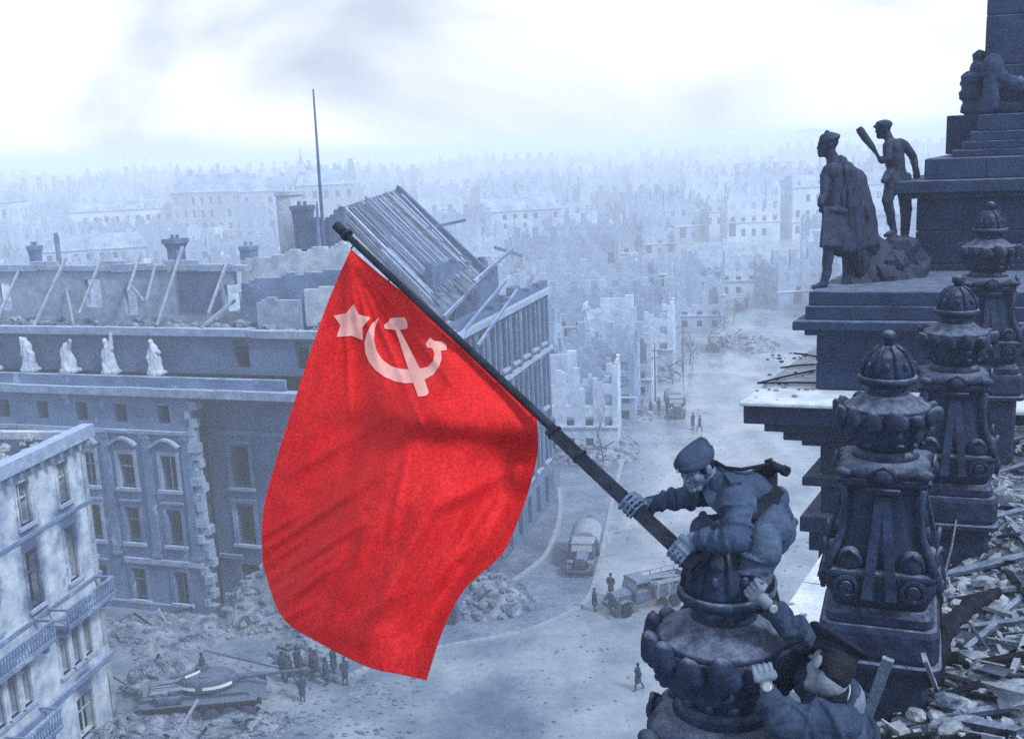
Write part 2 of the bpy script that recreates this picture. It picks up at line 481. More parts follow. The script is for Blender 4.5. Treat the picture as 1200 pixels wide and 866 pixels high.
M_city = [material('city_wall_a', (0.20, 0.27, 0.42), (0.38, 0.46, 0.62), 0.12, 0.95, 0.0, grain=0.2, world_co=True, k=0.9),
          material('city_wall_b', (0.14, 0.20, 0.34), (0.28, 0.36, 0.52), 0.12, 0.95, 0.0, grain=0.2, world_co=True, k=0.9),
          material('city_wall_c', (0.30, 0.38, 0.54), (0.52, 0.60, 0.75), 0.12, 0.95, 0.0, grain=0.2, world_co=True, k=0.9)]
M_city_roof = material('city_roof', (0.10, 0.15, 0.28), (0.30, 0.38, 0.54), 0.2, 0.9, 0.0, grain=0.2, world_co=True, k=0.9)
M_asphalt = material('wet_asphalt', (0.21, 0.30, 0.47), (0.66, 0.76, 0.92), 0.16, 0.30, 0.12, 3.0, detail=10, lo=0.36, hi=0.68, spec=0.5, grain=0.12, world_co=True, wet=True, k=0.58)
M_pave = material('pavement_stone', (0.17, 0.24, 0.40), (0.36, 0.45, 0.63), 0.25, 0.7, 0.4, 3, grain=0.25, world_co=True)
M_kerb = material('kerb_stone', (0.42, 0.50, 0.66), (0.60, 0.68, 0.82), 0.8, 0.8, 0.3, 6, world_co=True)
M_earth = material('churned_earth', (0.11, 0.16, 0.29), (0.30, 0.38, 0.55), 0.35, 0.95, 0.8, 3, grain=0.3, world_co=True, bdist=0.1)

# ============================================================ THE SETTING
rnd = random.Random(7)
R = rnd.uniform
g = MB().add([(-3000, -600, 0), (3000, -600, 0), (3000, 3600, 0), (-3000, 3600, 0)], [(0, 1, 2, 3)]).build('ground', M_asphalt)
g['kind'] = 'structure'

def smooth_path(pts, n=8):
    q = [pts[0]] + list(pts) + [pts[-1]]
    o = []
    for i in range(1, len(q) - 2):
        for k in range(n):
            t = k / n
            a, b, c, d = (V(x) for x in q[i - 1:i + 3])
            o.append(0.5 * ((2 * b) + (c - a) * t + (2 * a - 5 * b + 4 * c - d) * t * t + (3 * b - a - 3 * c + d) * t ** 3))
    o.append(V(q[-1]))
    return o
def gp(*pp): return [G(x, y) for x, y in pp]
def kerbed(name, outline, kerb_path, mat, h=0.13):
    vs = [(p.x, p.y) for p in outline]
    o = MB().prism(vs, -0.3, h).build(name, mat); o['kind'] = 'structure'
    mb = MB()
    for a, b in zip(kerb_path[:-1], kerb_path[1:]):
        d = (b - a).normalized(); n = V((-d.y, d.x, 0)) * 0.17
        a2, b2 = a - d * 0.02, b + d * 0.02
        mb.hexa([a2 - n + V((0, 0, -.2)), b2 - n + V((0, 0, -.2)), b2 + n + V((0, 0, -.2)), a2 + n + V((0, 0, -.2)), a2 - n + V((0, 0, h + .03)), b2 - n + V((0, 0, h + .03)), b2 + n + V((0, 0, h + .03)), a2 + n + V((0, 0, h + .03))])
    k = mb.build('kerb', M_kerb); k['kind'] = 'structure'
    return o
path = smooth_path(gp((395, 800), (460, 772), (530, 757), (610, 742), (660, 722), (690, 701), (703, 660), (712, 618), (722, 570), (735, 520)))
kerbed('pavement', path + [V((8.5, 118, 0)), V((-6, 112, 0)), V((-10, 70, 0)), V((-20, 62, 0))], path, M_pave)
path = smooth_path(gp((585, 694), (618, 672), (640, 652), (652, 625), (657, 598), (655, 575)))
kerbed('garden_bed', path + [V((5, 108, 0)), V((-1, 104, 0)), V((-1.6, 74, 0))], path, M_earth, 0.26)

# ------------------------------------------------------------ the burnt palace across the square
pal = Frame((-21.1, 67.4, 0), -17.5)
palace = empty('palace', pal.o, pal.yaw, 'burnt-out palace with empty windows, bare rafters and broken roof behind the tank', 'palace')
X0, X1 = -26.0, 17.0
cols = [-24.6, -21.3, -18.0, -14.7, -11.5, -8.3, -5.2, -1.9]
holes = []
for c in cols:
    holes += [(c - .62, c + .62, 8.75, 11.0), (c - .58, c + .58, 4.85, 7.3), (c - .55, c + .55, 0.7, 2.9), (c - .45, c + .45, 13.2, 14.5)]
MB().panel(X0, 0, -0.2, 15.2, holes, t=0.7).build('wall', M_pal, palace)
# window trim, each window with its own frame and sill
for i, c in enumerate(cols):
    for k, (a, b, w, ped) in enumerate(((8.75, 11.0, .62, True), (4.85, 7.3, .58, False), (.7, 2.9, .55, False))):
        f = MB()
        f.box(c - w - .22, c - w + .02, -.10, .12, a - .05, b + .12); f.box(c + w - .02, c + w + .22, -.10, .12, a - .05, b + .12)
        f.box(c - w - .22, c + w + .22, -.104, .118, b + .1, b + .36)
        if rnd.random() < .5: f.box(c - .05, c + .05, .2, .27, a, b)
        if rnd.random() < .5: f.box(c - w, c + w, .2, .268, a + (b - a) * .62, a + (b - a) * .62 + .08)
        fr = f.build('window', M_trim if (k == 0 or rnd.random() < .35) else M_pal, palace)
        MB().box(c - w - .3, c + w + .3, -.26, .3, a - .22, a).build('sill', M_trim, fr)
        if ped:
            p = MB()
            pts = [(c - 1.05 + 2.1 * t / 8, 11.75 + .5 * math.sin(math.pi * t / 8)) for t in range(9)]
            for (xa, za), (xb, zb) in zip(pts[:-1], pts[1:]):
                p.bar((xa, -.22, za), (xb, -.22, zb), .4, .17, up=(0, 0, 1))
            p.build('pediment', M_trim, fr)
        else:
            MB().box(c - w - .3, c + w + .3, -.18, .05, b + .42, b + .58).build('hood', M_pal, fr)
for c in [-23, -19.6, -16.3, -13.1, -9.9, -6.7, -3.5, -.45]:
    q = MB().box(c - .3, c + .3, -.14, .02, 4.0, 12.2)
    q.box(c - .38, c + .38, -.2, .02, 12.2, 12.5); q.box(c - .38, c + .38, -.2, .02, 3.9, 4.12)
    q.build('pilaster', M_pal, palace)
def course(x0, x1, y, z0, z1, proud, mat, name='string_course'):
    x = x0
    while x < x1 - .05:
        w = min(R(1.5, 3.2), x1 - x)
        if not (rnd.random() < .06):
            mb = MB().hexa([(x, y - proud + R(-.03, .03), z0), (x + w, y - proud + R(-.03, .03), z0), (x + w, y + .1, z0), (x, y + .1, z0), (x, y - proud * 1.1 + R(-.03, .03), z1 + R(-.04, .03)), (x + w, y - proud * 1.1 + R(-.03, .03), z1 + R(-.04, .03)), (x + w, y + .1, z1), (x, y + .1, z1)])
            mb.build(name, mat, palace)
        x += w + .012
course(X0, 0, 0, 3.4, 3.75, .18, M_trim)
course(X0, 0, 0, 12.55, 12.8, .22, M_trim)
course(X0, 0, 0, -.1, .55, .2, M_pal, 'plinth')
course(X0, X1, 0, 15.2, 15.75, .55, M_trim, 'cornice')
course(X0, X1, 0, 15.76, 16.45, .25, M_pal, 'frieze')
# corner where the front broke off: ragged masonry
mb = MB()
for k in range(26):
    z = .3 + k * .57
    mb.cbox((R(-.1, .32), R(.1, .5), z), (R(.35, .8), R(.5, .8), .55), Matrix.Rotation(R(-.15, .15), 3, 'Z'))
mb.build('broken_corner', M_trim, palace)
# the recess right of it
wh = []
for c in (2.4, 6.2, 10.0, 13.8):
    wh += [(c - .7, c + .7, 8.6, 11.4), (c - .7, c + .7, 4.6, 7.3), (c - .8, c + .8, .5, 3.1)]
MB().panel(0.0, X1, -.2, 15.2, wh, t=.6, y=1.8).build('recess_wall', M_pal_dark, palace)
course(.1, X1, 1.8, 3.5, 3.8, .16, M_pal, 'string_course')
course(.1, X1, 1.8, 12.2, 12.5, .16, M_pal, 'string_course')
for c in (2.4, 6.2, 10.0, 13.8):
    for a, b in ((8.6, 11.4), (4.6, 7.3)):
        w = MB().box(c - .95, c - .68, 1.68, 1.9, a, b + .2).box(c + .68, c + .95, 1.68, 1.9, a, b + .2).box(c - 1, c + 1, 1.65, 1.9, b + .21, b + .45).build('window', M_pal, palace)
        MB().box(c - 1, c + 1, 1.55, 2.0, a - .2, a).build('sill', M_trim, w)
MB().box(-.02, X1, .1, 2.4, 14.9, 15.18).build('recess_soffit', M_pal_dark, palace)
# back, ends, floors: the empty shell behind the windows
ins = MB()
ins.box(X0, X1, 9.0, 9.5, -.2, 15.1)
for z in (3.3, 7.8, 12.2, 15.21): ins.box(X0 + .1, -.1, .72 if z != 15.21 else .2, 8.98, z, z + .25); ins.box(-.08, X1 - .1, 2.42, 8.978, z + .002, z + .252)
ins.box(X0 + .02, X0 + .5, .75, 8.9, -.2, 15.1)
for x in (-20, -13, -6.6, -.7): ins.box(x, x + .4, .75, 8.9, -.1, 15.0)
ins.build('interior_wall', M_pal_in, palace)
# attic storey: dark panels between pale stumps of statues
ah = [(-23.4, -22.6, 17.0, 18.8), (3.1, 4.2, 16.9, 18.7), (7.5, 8.5, 16.9, 18.7), (11.5, 12.5, 16.9, 18.7)]
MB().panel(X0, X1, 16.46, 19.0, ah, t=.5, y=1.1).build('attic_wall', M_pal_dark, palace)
course(X0, 4.5, 1.1, 19.0, 19.5, .4, M_trim, 'attic_cornice')
course(4.5, X1, 1.1, 18.9, 19.4, .3, M_trim, 'attic_cornice')
# pale carved figures standing on the cornice (each fused to one weathered stump)
for i, c in enumerate((-22.2, -19.0, -15.7, -12.5, -9.25, -6.0, -2.45)):
    s = MB()
    tw = R(-.3, .3); sg = rnd.choice((-1, 1))
    s.caps((c - .1, .45, 16.6), .42, (c - .05 + tw, .5, 17.3), .30); s.caps((c + .15, .55, 16.6), .38, (c + .12, .5, 17.6), .26)
    s.caps((c + tw, .5, 17.3), .34, (c + tw + .08, .55, 18.2), .30); s.caps((c + tw - .25, .5, 18.0), .16, (c - .38, .3, 17.6), .13)
    s.caps((c + tw + .3 * sg, .5, 18.1), .16, (c + .4 * sg, .4, 18.4 + R(-.8, .9)), .13); s.caps((c - .2 * sg, .4, 16.7), .3, (c - .3 * sg, .4, 17.2 + R(0, .7)), .2)
    if i % 3 != 1: s.ell((c + tw - .05, .5, 18.6), (.18, .18, .24))
    s.box(c - .55, c + .55, .1, 1.0, 16.44, 16.66)
    st = flesh(s, 'carved_figure', M_pale, palace, None, .07, 2, (.05, 3.0, (1, 1, .4)))
# gutted roof storey: inner wall with openings, bare rafters
def crest(x): return 22.4 + .5 * noise.noise(V((x * .35, 3.1, 0))) + (.6 if x < 0 else -1.4 + .5 * noise.noise(V((x * 1.3, 7, 0))))
rh = [(-20.5, -19.3, 19.6, 21.6), (-12.6, -11.2, 19.9, 21.9), (-9.3, -8.2, 19.3, 21.2), (-1.0, .2, 19.6, 21.5), (3.2, 4.3, 19.6, 20.9), (6.0, 6.9, 19.6, 20.9), (8.4, 9.4, 19.4, 20.9)]
MB().panel(X0, 12.5, 15.5, 23.6, rh, t=.5, top=crest, y=7.0, step=.55).build('roof_storey_wall', M_trim, palace)
MB().box(-4.6, -1.2, 6.9, 7.0, 19.6, 22.4).build('scorched_panel', M_pal_dark, palace)
mb = MB(); x = X0
while x < -.6:
    w = R(.8, 2.2); mb.box(x, x + w, 6.8, 7.6, 22.55 + R(-.1, .1), 22.95 + R(-.1, .1)); x += w + .02
mb.build('coping', M_trim, palace)
def rafter(a, b, w=.17):
    ax, az = pal.hit(*a, yl=7.0); bx, bz = pal.hit(*b, yl=.9)
    MB().bar((ax, 7.0, az), (bx, .9, bz), w, w * 1.2, taper=.85).build('rafter', M_timber, palace)
for a, b in (((22, 318), (-2, 372)), ((77, 303), (38, 386)), ((120, 300), (93, 368)), ((164, 298), (150, 342)), ((214, 290), (184, 382)), ((266, 308), (244, 368)), ((275, 352), (236, 384)), ((78, 340), (88, 388)), ((182, 312), (172, 352)), ((140, 378), (132, 395)), ((150, 330), (172, 358))):
    rafter(a, b)
# heaps of brick on the attic
mb = MB()
for k in range(420):
    x = R(X0, X1); y = R(1.4, 6.6); q = R(.12, .38)
    mb.rock((x, y, 19.0 + .5 * noise.noise(V((x * .5, y * .5, 2))) + R(-.3, .2)), (q * 1.4, q, q * .8), k)
o = mb.build('roof_debris', M_rub, palace); o['kind'] = 'stuff'
MB().box(X0, X1, 1.6, 7.0, 18.2, 18.6).build('roof_floor', M_pal_dark, palace)
# chimneys
def chimney(px, py0, py1, wpx, yl, mat, flare=1.0, name='chimney'):
    x, z1 = pal.hit(px, py0, yl); _, z0 = pal.hit(px, py1, yl)
    w = wpx * (68 + yl) / FPX / 2
    m = MB()
    zz = [z0 - 1.2, z0 + (z1 - z0) * .55, z1 - .35, z1 - .3, z1]
    rr = [w, w, w * flare, w * flare * 1.12, w * flare * 1.12]
    m.lathe([(r, z) for r, z in zip(rr, zz)], 16, (x, yl, 0), sq=14)
    c = m.build(name, mat, palace)
    for k in (-.4, .4):
        MB().lathe([(.13, z1), (.11, z1 + .3)], 10, (x + k * w, yl, 0)).build('chimney_pot', mat, c)
chimney(40, 288, 312, 12, 8.2, M_pal, 1.2)
chimney(66, 278, 312, 5, 8.2, M_pal)
chimney(205, 280, 306, 17, 8.2, M_pal_dark, 1.35)
chimney(338, 224, 300, 24, 12.0, M_pale, 1.0)
chimney(354, 241, 296, 19, 10.0, M_pal_dark, 1.12)
chimney(291, 288, 312, 17, 8.6, M_pal, 1.0)
# terrace walls right of the rafters
def wallpx(pa, pb, h, yl, t, mat, name):
    xa, za = pal.hit(*pa, yl=yl); xb, zb = pal.hit(*pb, yl=yl)
    ph = R(0, 9)
    MB().panel(min(xa, xb), max(xa, xb), min(za, zb) - h, max(za, zb) + .6, [], t, top=lambda x: za + (zb - za) * (x - xa) / (xb - xa) + .35 * noise.noise(V((x * 1.1, ph, 0))), y=yl, step=.35).build(name, mat, palace)
wallpx((282, 305), (408, 286), 3.4, 8.0, .5, M_pale, 'parapet')
wallpx((282, 330), (420, 312), 3.2, 6.0, .5, M_pal, 'parapet')
wallpx((300, 352), (352, 350), 2.6, 4.6, .4, M_trim, 'broken_partition')
wallpx((356, 340), (400, 332), 2.4, 4.6, .4, M_pale, 'broken_partition')
wallpx((350, 268), (402, 244), 3.0, 9.2, .4, M_pal_dark, 'gable')
# flagless mast
xm, zt = pal.hit(367, 105, 8.8); xb, zb = pal.hit(381, 305, 8.8)
mast = MB().tube([(xb, 8.8, 18.6), (xb + (xm - xb) * .5, 8.8, (zb + zt) / 2), (xm, 8.8, zt)], [.14, .11, .06], 8).build('mast', M_pal_dark, palace)
MB().tube([(xb - .35, 8.7, zb + .3), (xb - .28, 8.75, zb + 4.0)], [.22, .05], 8).build('furled_cloth', M_pal, mast)
# right wing: side wall with pilasters and tall windows, collapsed roof
sh = []
for c in [6.5 + 2.6 * k for k in range(8)]:
    sh += [(c - .55, c + .55, 14.4, 17.8), (c - .55, c + .55, 9.0, 13.0), (c - .55, c + .55, 4.4, 7.8), (c - .55, c + .55, .6, 3.0)]
def ctop(x): return 19.2 + 1.2 * noise.noise(V((x * .3, 1, 5)))
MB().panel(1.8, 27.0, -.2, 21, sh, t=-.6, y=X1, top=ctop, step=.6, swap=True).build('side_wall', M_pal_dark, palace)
for c in [5.2 + 2.6 * k for k in range(9)]:
    MB().box(X1 + .001, X1 + .22, c - .28, c + .28, 4.0, 18.6).build('pilaster', M_pal_dark, palace)
for k, c in enumerate([6.5 + 2.6 * k for k in range(8)]):
    for a, b in ((14.4, 17.8), (9.0, 13.0), (4.4, 7.8)):
        f = MB().box(X1 - .05, X1 + .12, c - .75, c - .53, a, b + .2).box(X1 - .05, X1 + .12, c + .53, c + .75, a, b + .2).build('window', M_pal, palace)
        MB().box(X1 - .06, X1 + .3, c - .8, c + .8, a - .2, a).build('sill', M_trim, f)
mb = MB().box(X1 - .1, X1 + .45, 3.9, 27.1, 18.3, 18.7).build('cornice', M_trim, palace)
MB().box(X1 - .08, X1 + .3, 3.9, 27.1, 13.5, 13.8).build('string_course', M_trim, palace)
MB().box(1, X1 - .7, 26.4, 27.0, -.2, 18).box(1, 1.5, 9.5, 26.4, -.2, 18.4).build('rear_wall', M_pal_dark, palace)
MB().box(1.6, X1 - .7, 9.5, 26.3, 8.0, 8.3).box(1.6, X1 - .7, 9.5, 26.3, 13.6, 13.9).build('upper_floor', M_pal_in, palace)
# collapsed roof slope: sheathing boards nailed over purlins
A, B, C_, D = (P(392, 246, 75.5), P(462, 223, 86.0), P(566, 322, 80.0), P(522, 378, 69.5))
inv = Matrix.Rotation(-pal.yaw, 3, 'Z')
loc = lambda p: inv @ (p - pal.o)
A, B, C_, D = (loc(q) for q in (A, B, C_, D))
nrm = (B - A).cross(D - A).normalized()
if nrm.z < 0: nrm = -nrm
roof = MB().hexa([A - nrm * .25, D - nrm * .25, C_ - nrm * .25, B - nrm * .25, A, D, C_, B]).build('roof_slope', M_roofing, palace)
nb = 54
for k in range(nb):
    t0, t1 = k / nb, (k + rnd.uniform(.55, .92)) / nb
    s0, s1 = R(0, .06), R(.72, 1.03)
    if k % 5 == 3: s0, s1 = R(.3, .5), R(.7, .9)
    q = lambda s, t: A.lerp(B, t).lerp(D.lerp(C_, t), s)
    up = nrm * R(.05, .20)
    p = [q(s0, t0), q(s1, t0), q(s1 - R(-.02, .05), t1), q(s0 + R(-.02, .03), t1)]
    MB().hexa([e + nrm * .02 for e in p] + [e + up for e in p]).build('roof_board', rnd.choice([M_roofing, M_pal_dark, M_trim, M_roofing, M_pal]), roof)
MB().hexa([B + nrm * .02 + V((-.1, 0, -.4)), C_ + nrm * .02 + V((-.1, 0, -.4)), C_ + V((.6, .1, -.5)), B + V((.6, .1, -.5)), B + nrm * .5, C_ + nrm * .5, C_ + V((.6, .1, .2)), B + V((.6, .1, .2))]).build('ridge_beam', M_pal_dark, palace)
# end gable and leaning beams right of the roof
gx = lambda a, y: pal.hit(*a, yl=y)
def beam(pa, ya, pb, yb, w, mat=M_pal):
    w *= .7
    xa, za = pal.hit(*pa, yl=ya); xb_, zb_ = pal.hit(*pb, yl=yb)
    MB().bar((xa, ya, za), (xb_, yb, zb_), w, w).build('fallen_beam', mat, palace)
for q in (((520, 372), 6, (574, 318), 14, .3), ((540, 392), 5, (592, 330), 13, .26), ((560, 405), 5.5, (606, 340), 15, .26), ((556, 330), 9, (600, 292), 15, .3), ((470, 228), 18, (540, 300), 14, .25), ((580, 290), 15, (612, 300), 17, .3), ((500, 268), 17, (546, 258), 18, .3)):
    beam(*q)
def gtop(x): return 25.2 - abs(x - 20) * 1.5 + .6 * noise.noise(V((x, 1, 1)))
MB().panel(9.5, 24, 14, 25.5, [(12, 13.4, 18, 20.5), (16, 17.2, 19, 21.5), (19.4, 20.4, 20.5, 22.8)], t=.5, top=lambda y: 22.6 - .13 * (y - 9.5) + 1.2 * noise.noise(V((y * .6, 4, 2))), y=13.2, step=.5, swap=True).build('broken_gable', M_pal_dark, palace)

# ------------------------------------------------------------ pale sooty house at the left edge
hf = Frame((-22.75, 54.55, 0), 79.8)
house = empty('corner_house', hf.o, hf.yaw, 'pale plastered house with soot stains above gutted windows, beside the tank', 'house')
def hw(a, b):
    x0, z1 = hf.hit(*a); x1, z0 = hf.hit(*b)
    return (min(x0, x1), max(x0, x1), min(z0, z1), max(z0, z1))
H1 = -1.0
rows = {}
W = []
for c, w in ((-2.25, .5), (-5.5, .55), (-9.0, .55), (-12.5, .55)):
    W.append((c - w, c + w, 13.2, 15.3)); W.append((c - w, c + w, 9.0, 11.9))
tri = []
for c0 in (-2.9, -8.2, -13.4):
    for k in (-1, 0, 1): tri.append((c0 + k * 1.05 - .42, c0 + k * 1.05 + .42, 4.6, 7.2))
low = [(-3.6, -2.0, .5, 2.8), (-9.0, -7.4, .5, 2.8), (-14, -12.4, .5, 2.8)]
M_house = material('sooty_plaster', (0.26, 0.35, 0.54), (0.72, 0.79, 0.90), 0.9, 0.9, 0.5, 5, grain=0.10, bdist=0.04, k=.63, lo=.34, hi=.62, patch=((.12, .18, .32), .45, .62),
                   stains=[(c, 0, z, 1.0, 1.9) for c in (-2.25, -5.5, -9.0, -12.5) for z in (12.0,)] + [(-2.6, 0, 3.4, 1.1, .9), (-5.5, 0, 9.2, .9, 1.4)])
MB().panel(-18, 0, -.2, 16.4, W + tri + low, t=.55).build('wall', M_house, house)
for a, b, c, d in W + tri + low:
    f = MB().box(a - .1, a + .06, -.05, .1, c, d + .08).box(b - .06, b + .1, -.05, .1, c, d + .08).box(a - .1, b + .1, -.054, .096, d + .02, d + .14)
    if rnd.random() < .6: f.box((a + b) / 2 - .04, (a + b) / 2 + .04, .2, .26, c, d)
    if rnd.random() < .5: f.box(a, b, .2, .258, c + (d - c) * .6, c + (d - c) * .6 + .07)
    w = f.build('window', M_house, house)
    MB().box(a - .18, b + .18, -.18, .2, c - .16, c).build('sill', M_trim, w)
for z0, z1, pr in ((3.5, 3.8, .16), (8.35, 8.55, .1), (12.5, 12.7, .1), (15.75, 16.1, .3), (16.1, 16.75, .65)):
    MB().box(-18.1, .1, -pr, .02, z0, z1).build('cornice' if z1 > 15 else 'string_course', M_pal if z1 < 15 else M_trim, house)
for k in range(22):
    x = -17.6 + .82 * k
    MB().box(x - .11, x + .11, -.55, -.3, 15.65, 16.09).build('bracket', M_pal, house)
def balcony(x0, x1, z):
    b = MB().box(x0, x1, -1.15, -.02, z, z + .22).build('balcony', M_pal, house)
    MB().box(x0, x1, -1.15, -1.03, z + .98, z + 1.1).box(x0, x0 + .1, -1.0, -.02, z + .98, z + 1.1).box(x1 - .1, x1, -1.0, -.02, z + .98, z + 1.1).build('railing', M_pal, b)
    n = int((x1 - x0) / .22)
    for k in range(n + 1):
        x = x0 + .05 + (x1 - x0 - .1) * k / n
        MB().lathe([(.05, z + .23), (.085, z + .45), (.045, z + .7), (.06, z + .97)], 6, (x, -1.09, 0)).build('baluster', M_pal, b)
    for x in (x0 + .3, x1 - .3): MB().box(x - .12, x + .12, -.8, -.03, z - .5, z - .01).build('bracket', M_pal, b)
balcony(-4.9, -.6, 7.45)
balcony(-10.6, -6.0, 7.45)
balcony(-9.2, -6.4, 3.0)
q = MB().panel(.0, 11.0, -.2, 16.4, [(3, 4.2, 9, 11.8), (7, 8.2, 9, 11.8), (3, 4.2, 4.6, 7.2)], t=-.5, y=-.001, swap=True).build('end_wall', M_house, house)
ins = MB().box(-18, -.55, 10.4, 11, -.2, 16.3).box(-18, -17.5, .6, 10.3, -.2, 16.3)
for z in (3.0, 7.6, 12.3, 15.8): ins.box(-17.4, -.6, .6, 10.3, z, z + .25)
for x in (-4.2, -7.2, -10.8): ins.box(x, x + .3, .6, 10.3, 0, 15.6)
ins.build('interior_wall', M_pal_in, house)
mb = MB()
for k in range(260):
    x, y = R(-17.5, -.4), R(.2, 9.8); q = R(.1, .35)
    mb.rock((x, y, 16.15 + R(0, .35)), (q * 1.3, q, q * .7), k + 900)
o = mb.build('roof_debris', M_chip, house); o['kind'] = 'stuff'
for k in range(10):
    x, y = R(-16, -1), R(.5, 8); a = R(0, 3.1)
    MB().bar((x, y, 16.4), (x + 2 * math.cos(a), y + 2 * math.sin(a), 16.55 + R(0, .5)), .2, .12).build('loose_board', M_palewood, house)

# ------------------------------------------------------------ rubble in front of the palace and the house
def heap(name, c, rx, ry, h, seed, n, label, chunk=(.12, .5)):
    root = empty(name, c, 0, label, 'rubble')
    m = MB(); nx = 26
    def hz(x, y):
        e = max(0, 1 - (x / rx) ** 2 - (y / ry) ** 2)
        return h * e ** .8 * (1 + .45 * noise.noise(V((x * .6 + seed, y * .6, 0)))) + .2 * noise.noise(V((x * 1.7, y * 1.7 + seed, 0))) * e - .05
    vs = []; fs = []
    for i in range(nx + 1):
        for j in range(nx + 1):
            x = -rx + 2 * rx * i / nx; y = -ry + 2 * ry * j / nx
            vs.append((x, y, hz(x, y)))
    for i in range(nx):
        for j in range(nx):
            a = i * (nx + 1) + j
            fs.append((a, a + nx + 1, a + nx + 2, a + 1))
    m.add(vs, fs).build('mound', M_rub, root)
    m = MB()
    for k in range(n):
        x, y = R(-rx, rx), R(-ry, ry)
        if (x / rx) ** 2 + (y / ry) ** 2 > 1: continue
        q = R(*chunk) * (R(.4, 1) ** 1.5)
        if k % 3: m.rock((x, y, hz(x, y) + q * .15), (q * R(.8, 1.6), q, q * R(.5, .9)), seed + k, 1, .5)
        else: m.cbox((x, y, hz(x, y) + q * .3), (q * R(.8, 2.4), q * R(.5, 1.0), q * R(.3, .8)), Euler((R(-.7, .7), R(-.7, .7), R(0, 6))).to_matrix())
    o = m.build('broken_masonry', M_rub, root); o['kind'] = 'stuff'
    for k in range(max(4, n // 60)):
        x, y = R(-rx * .7, rx * .7), R(-ry * .7, ry * .7); a = R(0, 6.3); l = R(1.0, 2.6)
        MB().bar((x, y, hz(x, y)), (x + l * math.cos(a) * .8, y + l * math.sin(a) * .8, hz(x, y) + R(.1, 1.2)), .14, .10).build('beam', rnd.choice([M_wood, M_palewood, M_char]), root)
    return root
heap('rubble_heap', (-14.5, 67.2, 0), 6.0, 4.2, 3.4, 11, 620, 'tall pale rubble heap with beams filling the palace recess behind the tank')
heap('rubble_heap', (-2.6, 67.4, 0), 3.6, 3.0, 1.9, 31, 320, 'rubble heap beside the right wing of the palace at the garden corner')
heap('rubble_heap', (-24.3, 64.6, 0), 6.5, 2.6, 1.0, 51, 330, 'low spread of rubble along the palace foot behind the pale house')
heap('rubble_heap', (-20.3, 52.0, 0), 3.0, 2.4, .9, 71, 300, 'rubble heap at the foot of the pale house in front of the tank')
heap('rubble_heap', (7.5, 104, 0), 5, 7, 1.6, 91, 260, 'rubble heap among bare trees beyond the garden bed', (.2, .7))
for i, (px, py, rx, ry, h_, lab) in enumerate(((742, 486, 2.2, 4, 1.0, 'low debris heap beside the poles of the wide street'), (715, 455, 4, 6, 2.0, 'large rubble heap at the foot of the ruins left of the avenue'), (880, 405, 4, 6, 1.4, 'rubble heap on the open ground right of the avenue trees'), (775, 440, 2.5, 5, .9, 'debris heap in the middle of the wide street near the poles'))):
    heap('rubble_heap', G(px, py), rx, ry, h_, 111 + 20 * i, 150, lab, (.2, .6))
heap('rubble_heap', (-15.2, 52.9, 0), 3.0, 1.4, .45, 301, 220, 'rubble heap lying against the near track of the tank')
heap('rubble_heap', (-21.3, 58.0, 0), 2.2, 2.2, 1.3, 321, 220, 'rubble heap between the pale house and the rear of the tank')
heap('rubble_heap', (-12.8, 60.8, 0), 3.0, 1.6, .8, 341, 200, 'low rubble heap behind the group of people by the tank gun')
# litter scattered over the square: nobody could count it
mb = MB()
for k in range(1500):
    x = R(-20, 22); y = R(47, 130)
    q = R(.03, .09)
    mb.rock((x, y, q * .3), (q * 1.4, q, q * .6), k, 1)
for k in range(900):
    x = R(-24, -6); y = R(50, 64); q = R(.03, .15)
    mb.rock((x, y, q * .3), (q * 1.4, q, q * .6), k, 1)
o = mb.build('scattered_litter', M_rub); props(o, 'small stones and litter strewn over the wet square', 'litter', kind='stuff')

